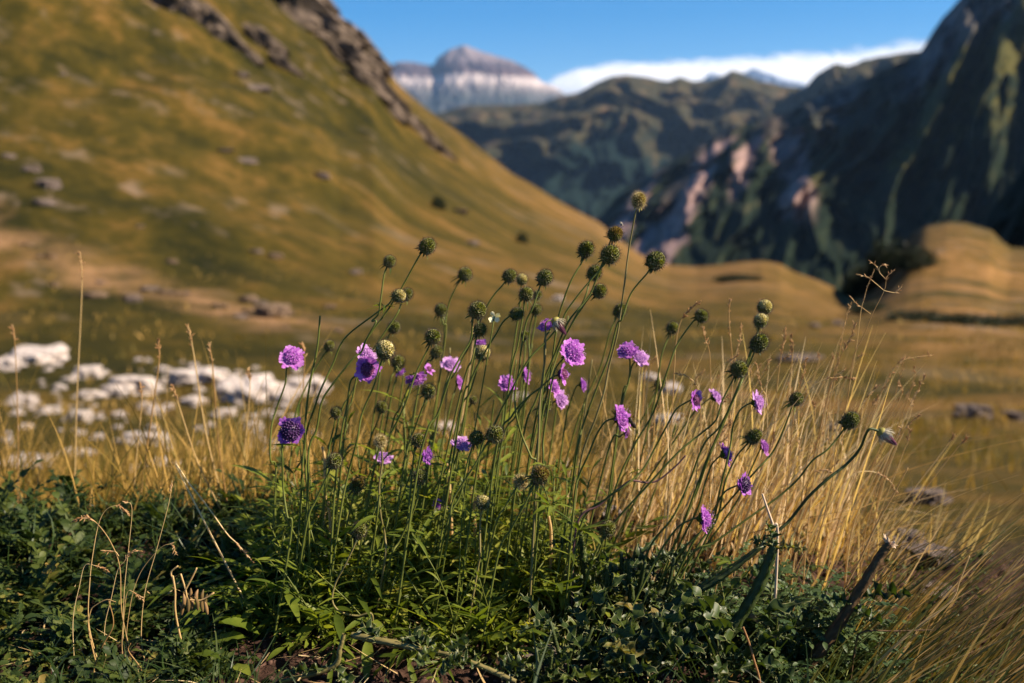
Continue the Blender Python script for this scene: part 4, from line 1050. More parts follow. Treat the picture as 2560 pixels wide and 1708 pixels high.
# bee and fly
def insect(name, X, Y, d, L, ax, label, pale=False):
    C = P(X, Y, d); root = bpy.data.objects.new(name, None); COL.objects.link(root); root.location = tuple(C); tag(root, label, 'insect')
    root.rotation_mode = 'QUATERNION'; root.rotation_quaternion = Vector((1, 0, 0)).rotation_difference(Vector(ax).normalized())
    mb = MB(); v, f = ICO2
    for c, s in (((-.32, 0, 0), (.34, .19, .19)), ((.08, 0, .03), (.19, .18, .18)), ((.32, 0, -.02), (.11, .13, .13)), ((-.60, 0, -.05), (.12, .08, .08))):
        mb.add((v * np.array(s) + np.array(c)) * L, None, f, 0, np.clip(.35 + .5 * np.sin((v[:, 0] + c[0]) * 14), 0, 1))
    link('body', mb.mesh('body', M['wing'] if pale else M['bee']), root)
    for sgn in (-1, 1):
        mb = MB(); pts = np.array([(.10, .06 * sgn, .16), (-.15, .22 * sgn, .25), (-.45, .34 * sgn, .26), (-.62, .36 * sgn, .24)]) * L
        ribbon(mb, catmull(pts, 7), np.array([.2, 1.0 * sgn, .1]), np.array([.02, .08, .11, .13, .12, .08, .01]) * L, .1); link('wing', mb.mesh('wing', M['wing']), root)
        for k in range(3):
            mb = MB(); x = .18 - .12 * k; tube(mb, catmull(np.array([(x, .12 * sgn, -.06), (x + .02, .30 * sgn, -.08), (x + .03 - .04 * k, .36 * sgn, -.30)]) * L, 7), .018 * L, 5); link('leg', mb.mesh('leg', M['bee']), root)
        mb = MB(); tube(mb, catmull(np.array([(.40, .05 * sgn, .05), (.52, .10 * sgn, .12), (.64, .14 * sgn, .06)]) * L, 6), .014 * L, 5); link('antenna', mb.mesh('antenna', M['bee']), root)
insect('bee', 1578, 1054, .826, .0105, (-.45, -.2, .75), 'dark bee clinging to the right side of a lilac flower')
insect('fly', 1554, 561, .868, .0042, (.5, -.2, -.7), 'tiny pale fly on top of the golden brown seed head', True)

# ------------------------------------------------------------------ leaf plants
def arc(base, az, el, L, curl, n=9, twist=0):
    """leaf midrib leaving base at elevation el and bending down by curl"""
    p = [np.array(base, float)]; e = el; a = az
    for k in range(n - 1):
        p.append(p[-1] + L / (n - 1) * np.array([math.cos(e) * math.cos(a), math.cos(e) * math.sin(a), math.sin(e)])); e -= curl / (n - 1); a += twist / (n - 1)
    return np.array(p)

def pinnate(mb, base, az, el, L, curl, r, pairs=6, lobeL=.30, w=.0022, term=1.0, oval=False, mat=0):
    c = np.clip(r.normal(.5, .2), 0, 1)
    p = arc(base, az, el, L, curl, 14, r.uniform(-.5, .5)); t = norm(np.gradient(p, axis=0))
    side = norm(np.cross(t, np.array([0, 0, 1.0]) + 0.01)); nn = np.cross(side, t)
    ribbon(mb, p, side, np.linspace(.0012, .0009, 14), .3, None, mat, c)
    for i in range(pairs):
        f = .30 + .62 * i / max(1, pairs - 1); k = min(int(f * 13), 12)
        for sg in (-1, 1):
            ll = L * lobeL * (math.sin(PI * (.25 + .62 * f))) * r.uniform(.75, 1.15)
            d = norm(side[k] * sg + t[k] * r.uniform(.55, 1.0) + nn[k] * r.uniform(-.1, .35)); tl = nn[k] + side[k] * r.normal(0, .45) + t[k] * r.normal(0, .45)
            n = 6; s = np.linspace(0, 1, n)
            q = p[k] + d * (ll * s)[:, None] + t[k] * (ll * .25 * s ** 2)[:, None] - np.array([0, 0, 1.0]) * (ll * r.uniform(.0, .35) * s ** 2)[:, None]
            W = (w if not oval else ll * .34) * r.uniform(.8, 1.2)
            prof = np.array([.4, .85, 1, .9, .6, .08]) if not oval else np.array([.25, .8, 1, .98, .75, .15])
            ribbon(mb, q, np.cross(d, tl), W * prof, .25, None, mat, np.clip(c + r.normal(0, .13), 0, 1))
    # end lobe
    ll = L * lobeL * 1.15 * term; s = np.linspace(0, 1, 7); d = t[-1]
    q = p[-1] + d * (ll * s)[:, None] - np.array([0, 0, 1.0]) * (ll * .25 * s ** 2)[:, None]
    ribbon(mb, q, side[-1], (w * 1.4 if not oval else ll * .34) * np.array([.4, .8, 1, 1, .8, .5, .05]), .25, None, mat, c)

def lance(mb, base, az, el, L, curl, w, r, mat=0):
    p = arc(base, az, el, L, curl, 10, r.uniform(-.6, .6)); t = norm(np.gradient(p, axis=0)); side = norm(np.cross(t, [0, 0, 1.0]) + r.normal(size=3) * .25)
    ribbon(mb, p, side, w * np.array([.25, .45, .7, .92, 1, .98, .85, .62, .35, .03]), .3, (r.normal(0, w * .1, 10), r.normal(0, w * .1, 10)), mat, np.clip(r.normal(.5, .22), 0, 1))

def scab_leaves(seed, lush=1.0):
    r = np.random.default_rng(seed); mb = MB()
    for i in range(int(9 * lush)):
        pinnate(mb, (r.normal(0, .008), r.normal(0, .008), 0), r.uniform(0, 2 * PI), r.uniform(.45, 1.35), r.uniform(.07, .13), r.uniform(.5, 1.7), r, int(r.integers(4, 7)), r.uniform(.24, .36), r.uniform(.0018, .0034))
    for i in range(5):
        lance(mb, (r.normal(0, .006), r.normal(0, .006), r.uniform(0, .03)), r.uniform(0, 2 * PI), r.uniform(.4, 1.3), r.uniform(.05, .10), r.uniform(.3, 1.5), r.uniform(.002, .0046), r)
    # short leafy shoots
    for i in range(4):
        p = arc((r.normal(0, .01), r.normal(0, .01), 0), r.uniform(0, 2 * PI), r.uniform(1.0, 1.5), r.uniform(.08, .15), r.uniform(-.2, .4), 8); tube(mb, p, np.linspace(.0012, .0007, 8), 5, 1, .5)
        for k in range(2, 8):
            for sg in (0, PI):
                lance(mb, p[k], r.uniform(0, 2 * PI) + sg, r.uniform(.1, .9), r.uniform(.018, .042), r.uniform(.2, 1.2), r.uniform(.0012, .0022), r)
    return mb.mesh('foliage', [M['leaf'], M['stem']])

def burnet(seed):
    r = np.random.default_rng(seed); mb = MB()
    for i in range(22):
        pinnate(mb, (r.normal(0, .014), r.normal(0, .014), 0), r.uniform(0, 2 * PI), r.uniform(.35, 1.3), r.uniform(.035, .075), r.uniform(.4, 1.4), r, int(r.integers(6, 9)), .155, .002, .8, True)
    return mb.mesh('foliage', M['leaf_low'])

def vetch(seed):
    r = np.random.default_rng(seed); mb = MB()
    for i in range(8):
        b = (r.normal(0, .015), r.normal(0, .015), 0); az = r.uniform(0, 2 * PI)
        p = arc(b, az, r.uniform(.5, 1.3), r.uniform(.06, .10), r.uniform(.2, 1.0), 8); tube(mb, p, np.linspace(.0011, .0006, 8), 5, 1, .5)
        for k in range(2, 8):
            pinnate(mb, p[k], az + r.choice([-1, 1]) * r.uniform(.5, 1.4), r.uniform(.1, .9), r.uniform(.028, .045), r.uniform(.2, .9), r, 6, .185, .002, .9, True)
    return mb.mesh('foliage', [M['leaf_vetch'], M['stem']])

def thistle_leaf(mb, base, az, el, L, curl, w, r, flip=None):
    n = 46; p = arc(base, az, el, L, curl, n, r.uniform(-.8, .8)); t = norm(np.gradient(p, axis=0))
    tw = np.linspace(0, r.uniform(-1.0, 1.0), n); s0 = norm(np.cross(t, [0, 0, 1.0])); n0 = np.cross(s0, t)
    side = s0 * np.cos(tw)[:, None] + n0 * np.sin(tw)[:, None]
    x = np.linspace(0, 1, n); env = np.sin(PI * np.clip(x * .93 + .06, 0, 1)) ** .7
    lob = lambda ph: .30 + .80 * ((x * r.uniform(6.5, 9.0) + ph) % 1.0) ** 1.6 * (1 + .15 * r.normal(size=n))
    wl, wr = lob(r.uniform(0, 3)), lob(r.uniform(0, 3))
    wv = lambda: w * .7 * np.sin(x * 2 * PI * r.uniform(3, 5) + r.uniform(0, 6)) * env
    ribbon(mb, p, side, w * env, .35, (wv(), wv()), 0, np.clip(r.normal(.5, .2), 0, 1), (wl, wr))
    tube(mb, p + np.cross(side, t) * -.0004, np.linspace(.0013, .0004, n), 5, 2, .7)
    # spines on the lobes' tips
    V = mb.v[-2]; V = V.reshape(n, 3, 3)
    for sd in (0, 2):
        o = norm(V[:, sd] - V[:, 1]) * .00045; e = V[:, sd]; vv = np.stack([e, e + o], 1).reshape(-1, 3); ii = np.arange(n - 1) * 2
        mb.add(vv, np.stack([ii, ii + 1, ii + 3, ii + 2], 1), None, 1, .4)
    for sd, ww in ((0, wl), (2, wr)):
        for k in range(1, n - 1):
            if ww[k] >= ww[k - 1] and ww[k] > ww[k + 1]:
                e = V[k, sd]; o = norm(e - V[k, 1]) * w * r.uniform(.35, .6) + t[k] * w * .2; s = t[k] * .0005
                mb.add([e - s, e + s, e + o], None, [(0, 1, 2)], 1, r.random())

def thistle(seed, tall=.10, leaves=8):
    r = np.random.default_rng(seed); mb = MB()
    for i in range(leaves):
        thistle_leaf(mb, (r.normal(0, .008), r.normal(0, .008), r.uniform(0, tall * .35)), r.uniform(0, 2 * PI), r.uniform(.3, 1.35), r.uniform(.07, .13), r.uniform(.2, 1.5), r.uniform(.007, .0115), r)
    for k in range(2):
        p = arc((0, 0, 0), r.uniform(0, 6), r.uniform(1.2, 1.5), tall * r.uniform(.7, 1.1), r.uniform(-.2, .3), 9); tube(mb, p, np.linspace(.0035, .002, 9), 7, 2, .6)
        for q in range(3, 9, 2):
            thistle_leaf(mb, p[q], r.uniform(0, 6.28), r.uniform(.3, 1.2), r.uniform(.025, .05), r.uniform(.2, 1.4), r.uniform(.005, .008), r)
    return mb.mesh('foliage', [M['thistle'], M['thistle_edge'], M['stalk_green']])

SC = [scab_leaves(700 + i, 1 + .25 * (i % 3)) for i in range(6)]
BU = [burnet(720 + i) for i in range(5)]
VE = [vetch(740 + i) for i in range(4)]
TH_ = [thistle(760 + i, .08 + .02 * (i % 3)) for i in range(5)]
def plant(kind, meshes, X, d, label, group, s=1.0, cat='plant', dz=-.003):
    B = gnd(X, d); o = link(kind, random.choice(meshes)); o.location = (B[0], B[1], B[2] + dz); o.rotation_euler = (random.uniform(-.12, .12), random.uniform(-.12, .12), random.uniform(0, 2 * PI))
    o.scale = (s, s, s * random.uniform(.9, 1.1)); return tag(o, label, cat, group)
for i in range(28):
    d = random.uniform(.87, 1.08); X = random.uniform(650, 1430)
    plant('scabious_plant', SC, X, d, 'leafy scabious plant with finely cut leaves in the central clump under the flowers', 'scabious plants of the central clump', random.uniform(.9, 1.3) * (1.1 - .35 * abs(X - 1020) / 400))
for X, d, lb in [(690, .86, 'scabious leaf tuft at the left foot of the clump'), (820, .84, 'scabious leaf tuft by the hook shaped stem'), (960, .84, 'scabious leaf tuft above the bare soil'),
                 (1130, .82, 'broad lobed scabious leaf tuft over the soil at centre'), (1250, .84, 'scabious leaf tuft right of the bare soil')]:
    plant('scabious_plant', SC, X, d, lb, None, .72)
for i in range(70):
    d = random.uniform(.74, 1.15); X = random.uniform(-80, 660)
    if d < .8 and X > 520: continue
    plant('burnet_plant', BU, X, d, 'low dark green plant with small rounded leaflets in the carpet at lower left', 'low plants of the lower left carpet', random.choice((.45, .6, .75, .9, 1.2)))
for i in range(30):
    X = random.uniform(1720, 2330); d = random.uniform(.80 if X < 2060 else .75, .91)
    plant('vetch_plant', VE, X, d, 'vetch like plant with paired oval leaflets at lower right', 'vetch plants at lower right', random.uniform(.45, .9))
for X, d, s, lb in [(1480, .86, 1.05, 'prickly thistle plant left of the others below the grey green head'), (1560, .86, 1.0, 'prickly thistle plant with upright winged shoots'), (1640, .85, .95, 'thistle plant with curling glossy leaves under the bee flower stem'),
                    (1420, .77, .8, 'low thistle rosette at the bottom centre'), (1530, .75, .9, 'thistle rosette at the bottom right of centre'), (1640, .76, .95, 'thistle rosette under the leaning winged stalk'),
                    (1750, .80, 1.0, 'thistle plant at the foot of the dark cut stalk'), (1830, .76, .9, 'grey green thistle rosette low at right'), (1960, .80, .8, 'thistle leaves at the foot of the brown cut stalk'),
                    (1700, .90, .9, 'thistle plant behind the leaning winged stalk'), (1360, .74, .7, 'small thistle rosette on the soil at bottom centre')]:
    plant('thistle_plant', TH_, X, d, lb, None, s * .82)

# winged thistle stalks and cut stalks
def stalk(name, pts, d, rad, label, mat, spiny=True, frayed=False, leaves=(), wings=True, seed=1):
    r = np.random.default_rng(seed)
    pp = [P(x, y, d + dd) for x, y, dd in pts]; B = pp[0].copy()
    root = bpy.data.objects.new(name, None); COL.objects.link(root); root.location = tuple(B); tag(root, label, 'plant')
    cur = catmull(np.array(pp), 40) - B; t, U, V = frames(cur); mb = MB()
    n = 40; sides = 14; an = np.arange(sides) * 2 * PI / sides
    rr = np.linspace(rad * 1.15, rad * (.45 if name == 'winged_thistle_stem' else .88), n)[:, None] * (1 + .20 * np.cos(7 * an + 1.5 * np.linspace(0, 1, n)[:, None])) * (1 + .05 * r.normal(size=(n, 1)) + .10 * np.sin(np.linspace(0, 19, n))[:, None] ** 6) * (1 + .07 * r.normal(size=(n, sides)))
    v = (cur[:, None] + rr[..., None] * (U[:, None] * np.cos(an)[None, :, None] + V[:, None] * np.sin(an)[None, :, None])).reshape(-1, 3)
    i = np.arange(n - 1)[:, None] * sides; j = np.arange(sides)[None]
    mb.add(v, np.stack([i + j, i + (j + 1) % sides, i + sides + (j + 1) % sides, i + sides + j], -1).reshape(-1, 4), None, 0, r.random(len(v)))
    link('stalk', mb.mesh('stalk', M[mat]), root)
    if wings:
        mb = MB()
        for q in range(3):
            ph = q * 2.1 + .5; dirv = U * math.cos(ph) + V * math.sin(ph); x = np.linspace(0, 1, n)
            w = rad * (.15 + .5 * np.abs(np.sin(x * 34 + q))) * np.clip((1 - x) * 4, 0.2, 1)
            a = cur + dirv * rad * .8; b = a + dirv * w[:, None] + np.cross(t, dirv) * (w * .5 * np.sin(x * 47 + q))[:, None]
            vv = np.stack([a, b], 1).reshape(-1, 3); ii = np.arange(n - 1) * 2
            mb.add(vv, np.stack([ii, ii + 1, ii + 3, ii + 2], 1), None, 0, r.random(len(vv)))
            for k in range(2, n - 1, 2):
                e = b[k]; s = t[k] * .0004; mb.add([e - s, e + s, e + dirv[k] * rad * r.uniform(.4, .9) + t[k] * .001], None, [(0, 1, 2)], 1, r.random())
        link('wing', mb.mesh('wing', [M['thistle'], M['thistle_edge']]), root)
    if frayed:
        mb = MB(); e = cur[-1]
        for k in range(26):
            a = k * 2.4; d0 = norm(t[-1] * r.uniform(.3, 1) + (U[-1] * math.cos(a) + V[-1] * math.sin(a)) * r.uniform(.2, 1)); L = rad * r.uniform(.8, 1.9)
            p0 = e + (U[-1] * math.cos(a) + V[-1] * math.sin(a)) * rad * r.uniform(.2, .8)
            ribbon(mb, [p0, p0 + d0 * L * .5, p0 + d0 * L + r.normal(size=3) * rad * .3], r.normal(size=3), np.array([.0012, .001, .0002]), .3, None, 0, r.random())
        link('frayed_top', mb.mesh('frayed_top', M['frayed']), root)
    for (f, az, el, L, w, cl) in leaves:
        mb = MB(); k = int(f * (n - 1)); thistle_leaf(mb, cur[k], az, el, L, cl, w, r); link('leaf', mb.mesh('leaf', [M['thistle'], M['thistle_edge'], M['stalk_green']]), root)
    return root
stalk('cut_thistle_stalk', [(1780, 1640, 0), (1840, 1560, 0), (1890, 1480, 0), (1925, 1400, 0), (1935, 1365, 0)], .775, .0039, 'dark winged stalk leaning right with small leaves at its cut top', 'stalk_green',
      leaves=[(.98, 2.6, .3, .022, .006, .6), (.97, .2, .2, .028, .006, .5), (.99, 1.6, 1.2, .022, .006, .3)], seed=3)
stalk('cut_thistle_stalk', [(1960, 1720, 0), (2040, 1640, 0), (2105, 1550, 0), (2165, 1450, 0), (2205, 1385, 0), (2222, 1360, 0)], .785, .0038, 'thick brown cut stalk leaning right with a frayed whitish top', 'stalk', frayed=True,
      leaves=[(.52, .1, .15, .050, .010, .35), (.50, 2.9, .2, .022, .006, .5), (.48, -.6, -.2, .035, .007, .3)], wings=False, seed=5)
stalk('winged_thistle_stem', [(1600, 1600, 0), (1690, 1508, 0), (1770, 1465, 0), (1830, 1425, 0), (1912, 1362, 0)], .79, .0032, 'prickly winged stem leaning right below the nodding thistle head', 'stalk_green', seed=7)
stalk('winged_thistle_stem', [(1500, 1540, 0), (1512, 1480, 0), (1518, 1440, 0), (1514, 1412, 0)], .84, .0030, 'short upright cut stem with winged edges among thistle leaves', 'stalk_green', seed=9)
stalk('winged_thistle_stem', [(1455, 1520, 0), (1462, 1440, 0), (1455, 1380, 0), (1450, 1330, 0)], .86, .0030, 'yellowish upright stem below the branching stem node', 'stalk_green', seed=11, leaves=[(.5, 0, .5, .03, .007, .8), (.8, 3, .3, .03, .006, .8)])
stalk('winged_thistle_stem', [(1580, 1540, 0), (1578, 1480, 0), (1572, 1430, 0), (1570, 1400, 0)], .84, .0026, 'upright winged stem right of the short cut one', 'stalk_green', seed=13)
stalk('creeping_thistle_stem', [(880, 1588, 0), (960, 1604, -.01), (1060, 1625, -.02), (1130, 1640, -.03), (1200, 1665, -.04), (1290, 1705, -.05)], .775, .0022, 'yellowish leafy stem creeping across the bare soil', 'stem_dry', seed=15,
      leaves=[(.2 + .1 * k, random.uniform(0, 6), .4, .03, .008, .8) for k in range(8)])
stalk('green_stem', [(700, 1708, 0), (830, 1668, 0), (850, 1620, 0), (860, 1585, 0)], .76, .0018, 'short yellow green stem standing on the bare soil', 'stem_dry', wings=False, seed=17, leaves=[(.3, 3.4, .3, .04, .006, .8), (.35, -.5, -.2, .04, .006, .5)])
# thin dry twig with bare tip
bare_stem([(1906, 1235), (1917, 1268), (1932, 1310), (1944, 1345)], .825, 1940, 'pinkish dry twig rising from the dark winged stalk', 'frayed', .0011, 'dry_twig', 'twig')
bare_stem([(1858, 1568), (1872, 1605), (1885, 1650), (1900, 1708)], .74, 1905, 'thin rusty dry twig low at right', 'seed', .0009, 'dry_twig', 'twig')
bare_stem([(2330, 1575), (2240, 1578), (2158, 1580), (2138, 1620)], .78, 2135, 'thin brown twig bent at a right angle at lower right', 'stalk', .0008, 'dry_twig', 'twig')

# narrow leaves on the upper left stems
def leaf_tuft(X, Y, d, n, L, label, seed):
    r = np.random.default_rng(seed); B = P(X, Y, d); mb = MB()
    for i in range(n): lance(mb, (0, 0, 0), r.uniform(0, 6.28), r.uniform(-.3, .9), L * r.uniform(.5, 1.1), r.uniform(0, 1.2), L * .07, r)
    o = link('leaf_tuft', mb.mesh('leaf_tuft', M['leaf'])); o.location = tuple(B); tag(o, label, 'leaves')
leaf_tuft(962, 768, .86, 9, .018, 'tuft of narrow leaves under the pale upper left seed head', 1)
leaf_tuft(1365, 1165, .83, 8, .020, 'narrow leaves around the fuzzy brown green head', 2)
leaf_tuft(1375, 1265, .84, 10, .032, 'narrow leaves at the branching below the fuzzy head', 3)
leaf_tuft(1447, 1325, .85, 9, .034, 'narrow leaves at the thick stem node right of centre', 4)
leaf_tuft(1590, 1178, .86, 5, .012, 'little leaf pair on the wavy purple stem', 5)
leaf_tuft(1825, 1405, .84, 7, .024, 'small leaves on the leaning right stems', 6)

# broad leaves and dry bud stalk at lower left
r_ = np.random.default_rng(77)
for X, d, az, el, L, w, lb in [(545, .775, 3.0, .35, .030, .0085, 'large oval green leaf low at left'), (575, .765, -.9, .25, .026, .0055, 'second oval leaf drooping beside the large one'),
                               (640, .82, 3.6, .75, .042, .008, 'broad shaded leaf left of the scabious clump'), (500, .80, .4, .4, .04, .007, 'folded leaf beside the dry bud stalk')]:
    mb = MB(); lance(mb, (0, 0, .004), az, el, L, .5, w, r_); B = gnd(X, d); o = link('broad_leaf', mb.mesh('broad_leaf', M['leaf'])); o.location = (B[0], B[1], B[2] + .012); tag(o, lb, 'leaf')
M['bud_brown'] = mat_plain('dry_bud', [(0, (.05, .045, .012)), (.5, (.14, .085, .03)), (1, (.30, .17, .08))], .6, .3, 200)
def bud_stalk():
    d = .80; B = gnd(455, d); root = bpy.data.objects.new('dry_bud_stalk', None); COL.objects.link(root); root.location = tuple(B)
    tag(root, 'dried flower stalk with upright brown buds and a pale forked top at lower left', 'plant'); r = np.random.default_rng(9)
    mb = MB(); tube(mb, catmull(np.array([B, P(440, 1540, d), P(438, 1480, d), P(432, 1440, d)]), 16) - B, .0008, 6)
    for q in ([(470, 1520), (465, 1480), (452, 1435)], [(462, 1478), (480, 1445), (492, 1420)], [(432, 1450), (428, 1430), (445, 1415)], [(475, 1500), (505, 1500), (535, 1482)]):
        tube(mb, catmull(np.array([P(x, y, d) for x, y in q]), 10) - B, .0007, 6)
    link('stem', mb.mesh('stem', M['straw_pale']), root)
    for k in range(12):
        X = 458 + 55 * (k % 6) / 5 + r.uniform(-3, 3); Y = 1500 + (k // 6) * 18 - 12 * math.sin(k % 6 * .6); p = P(X, Y, d + r.uniform(-.012, .012)) - B
        mb = MB(); hh = r.uniform(.5, 1.0); c = catmull(np.array([p - np.array([(X - 485) * -.00004, 0, .007]), p, p + np.array([(X - 485) * .00006 + r.uniform(-.002, .002), r.uniform(-.002, .002), .007 * hh])]), 7); tube(mb, c, np.array([.0008, .0014, .0017, .0017, .0015, .001, .0003]), 7, 0, r.random()); link('bud', mb.mesh('bud', M['bud_brown']), root)
bud_stalk()

# ------------------------------------------------------------------ single dry grass stalks
def spikelets(mb, p0, p1, n, L, r, spread=.5, mat=0):
    for k in range(n):
        f = k / max(1, n - 1); p = p0 * (1 - f) + p1 * f; ax = norm(p1 - p0)
        d = norm(ax + r.normal(size=3) * spread); l = L * r.uniform(.6, 1.1) * (1 - .4 * f)
        q = [p, p + d * l * .5, p + d * l]; l = l * .8
        tube(mb, catmull(np.array(q), 4), l * np.array([.06, .15, .13, .02]), 4, mat, r.random(), False)
def grass_stalk(pts, d, label, seed=(0.0, .25), n=16, L=.0045, r=.0006, group=None, branches=(), bx=None, mat='straw_pale', spread=.45):
    """pts in photograph pixels from the tip down; seed = share of the stalk, from the tip, carrying spikelets"""
    rr = np.random.default_rng(abs(hash(label)) % 9999 if False else int(pts[0][0] * 7 + pts[0][1]))
    B = gnd(pts[-1][0] if bx is None else bx, d); w = [P(x, y, d) for x, y in pts][::-1]
    w = [B] + [q for q in w if q[2] > B[2] + .004]
    cur = catmull(np.array(w), 10 * len(w)); root = bpy.data.objects.new('grass_stalk', None); COL.objects.link(root); root.location = tuple(B)
    tag(root, label, 'grass', group); mb = MB(); n_ = len(cur); tube(mb, cur - B, np.linspace(r * 1.0, r * .45, n_) * (.72 if d < .83 and n else 1), 5, 0, .5 + .3 * rr.normal())
    for br in branches:
        bc = catmull(np.array([P(x, y, d) for x, y in br]), 12); tube(mb, bc - B, r * .6, 4, 0, .5)
    link('stem', mb.mesh('stem', M[mat]), root)
    if n:
        mb = MB(); i0, i1 = int((1 - seed[1]) * (n_ - 1)), int((1 - seed[0]) * (n_ - 1)); c = cur - B
        for k in range(n):
            i = min(i0 + int((i1 - i0) * k / max(1, n - 1)), n_ - 2); spikelets(mb, c[i], c[i + 1], 2, L, rr, spread)
        for br in branches:
            bc = catmull(np.array([P(x, y, d) for x, y in br]), 12) - B
            mc = MB()
            for i in range(5, 11): spikelets(mc, bc[i], bc[i + 1], 2, L, rr, spread)
            link('spikelets', mc.mesh('spikelets', M['seed']), root)
        link('seed_head', mb.mesh('seed_head', M['seed']), root)
    return root
S5 = lambda L_: [(1700 + x / 3.917, 640 + y / 3.917) for x, y in L_]
grass_stalk(S5([(2020, 225), (2000, 340), (1890, 560), (1800, 780), (1700, 1000), (1640, 1400), (1560, 1800), (1400, 2600)]), .86, 'tallest grass stalk with an open branching panicle at right', (0, .02), 4, .0042, .00055,
            branches=[S5([(2000, 340), (1900, 255), (1840, 210), (1740, 180)]), S5([(2000, 340), (2090, 360), (2120, 350), (2170, 300)]), S5([(2020, 230), (1960, 170), (1930, 110), (1860, 50)]), S5([(2020, 235), (2030, 200), (2050, 180), (2085, 150)]), S5([(1960, 175), (1950, 120), (1985, 90), (2015, 85)])], bx=1960)
grass_stalk(S5([(1900, 150), (1840, 290), (1800, 430), (1770, 560), (1720, 950), (1620, 1500), (1500, 2300)]), .94, 'thin stalk crossing the tallest panicle from the left', (0, .3), 10, .004, .0005, branches=[S5([(1870, 570), (1790, 510), (1730, 470), (1670, 400)])], bx=1950)
grass_stalk(S5([(1680, 450), (1630, 600), (1570, 900), (1520, 1200), (1440, 1560), (1300, 2300)]), .98, 'dry stalk with scattered spikelets left of the tallest panicle', (.05, .45), 14, .0045, .0006, bx=1930)
grass_stalk(S5([(1710, 660), (1680, 780), (1620, 900), (1560, 1010), (1500, 1180), (1400, 1567)]), .96, 'stalk with plump pinkish spikelets below the tallest panicle', (0, .4), 14, .006, .0006, bx=1960)
grass_stalk(S5([(1030, 715), (1010, 880), (985, 1010), (950, 1300), (930, 1567), (900, 2100)]), .97, 'upright dark tipped seed stalk right of the right cluster', (0, .28), 22, .005, .0007, bx=1925)
grass_stalk(S5([(1085, 780), (1105, 900), (1100, 1000), (1080, 1250), (1040, 1567)]), 1.06, 'blurred stalk right of the upright dark tipped one', (0, .35), 16, .006, .0008, bx=1960)
grass_stalk(S5([(495, 430), (480, 560), (490, 760), (510, 1000), (500, 1300), (480, 1700)]), 1.03, 'pale blurred stalk left of the right cluster', (0, .35), 18, .005, .0008, bx=1815)
grass_stalk(S5([(600, 690), (585, 830), (545, 980), (520, 1200), (490, 1600)]), 1.0, 'pale stalk just left of the large lowest head of the right cluster', (0, .35), 18, .005, .0008, bx=1810)
grass_stalk(S5([(225, 700), (250, 820), (290, 950), (300, 1250), (300, 1600)]), .98, 'thin pale ear below the dark spiky seed head', (0, .3), 16, .005, .0006, bx=1770)
grass_stalk(S5([(185, 455), (110, 510), (50, 580), (10, 640), (-30, 800), (-60, 1200)]), .95, 'arching rusty grass ear beside the dark spiky seed head', (0, .45), 26, .005, .0006, bx=1660)
grass_stalk(S5([(1230, 1010), (1215, 1140), (1170, 1280), (1140, 1400), (1100, 1700)]), .93, 'brown ear above the seed head crossed by a straw', (0, .4), 20, .005, .0006, bx=1950)
grass_stalk(S5([(1695, 1205), (1620, 1195), (1520, 1190), (1400, 1215), (1240, 1320), (1100, 1470), (1000, 1567), (700, 2000)]), .85, 'thin straw arching right with a drooping ear, crossing a seed head', (0, .35), 18, .0045, .0005, bx=1760)
grass_stalk(S5([(755, 1065), (770, 1200), (800, 1300), (850, 1400), (855, 1700)]), .97, 'rusty ear above the pale lilac flower at right', (0, .35), 18, .005, .0006, bx=1915)
grass_stalk([(1690, 935), (1715, 940), (1737, 958), (1748, 985), (1752, 1040), (1745, 1150)], .88, 'small pale drooping ear above the magenta budded flower', (0, .4), 14, .004, .0005, bx=1700)
S6 = lambda L_: [(1700 + x / 3.917, 1000 + y / 3.917) for x, y in L_]
grass_stalk(S6([(2115, 900), (2060, 800), (1960, 730), (1850, 700), (1700, 730), (1550, 900), (1400, 1200), (1300, 1500)]), .98, 'arching stalk with a drooping brown ear at right', (0, .3), 20, .005, .0007, bx=2010)
grass_stalk(S6([(1500, 720), (1420, 690), (1320, 710), (1250, 800), (1150, 1000), (1050, 1300), (1000, 1500)]), .92, 'ear bending over between the two leaning right stems', (0, .3), 16, .0045, .0005, bx=1930)
grass_stalk(S6([(2250, 290), (2230, 420), (2200, 480), (2120, 700), (2000, 1000), (1850, 1400)]), .95, 'stalk with a creamy ear right of the nodding thistle', (0, .15), 12, .005, .0006, bx=2120)
grass_stalk([(2330, 888), (2260, 900), (2230, 930), (2200, 990), (2160, 1080), (2120, 1180), (2070, 1330)], 1.02, 'tall stalk with a one sided ear at upper right', (0, .4), 18, .006, .0007, bx=2030)
grass_stalk([(2312, 940), (2290, 985), (2260, 1050), (2200, 1190), (2130, 1330)], 1.02, 'stalk with a plump ear below the one sided ear', (0, .3), 18, .006, .0007, bx=2070)
grass_stalk([(2388, 1085), (2360, 1125), (2310, 1190), (2220, 1300), (2130, 1440)], 1.0, 'long leaning straw with a short ear left of the rightmost one', (0, .14), 14, .005, .0007, bx=2070)
grass_stalk([(2415, 1095), (2390, 1125), (2330, 1200), (2240, 1320), (2150, 1450)], 1.0, 'rightmost long leaning straw with a short ear', (0, .14), 14, .005, .0007, bx=2090)
grass_stalk([(2270, 1170), (2235, 1235), (2190, 1315), (2150, 1400), (2110, 1480)], .88, 'thick cut straw without an ear leaning right', n=0, r=.0012, bx=2080)
grass_stalk([(2424, 1390), (2400, 1450), (2370, 1510), (2235, 1620)], .82, 'pale bare straw stub leaning right at lower right', n=0, r=.0012, bx=2190)
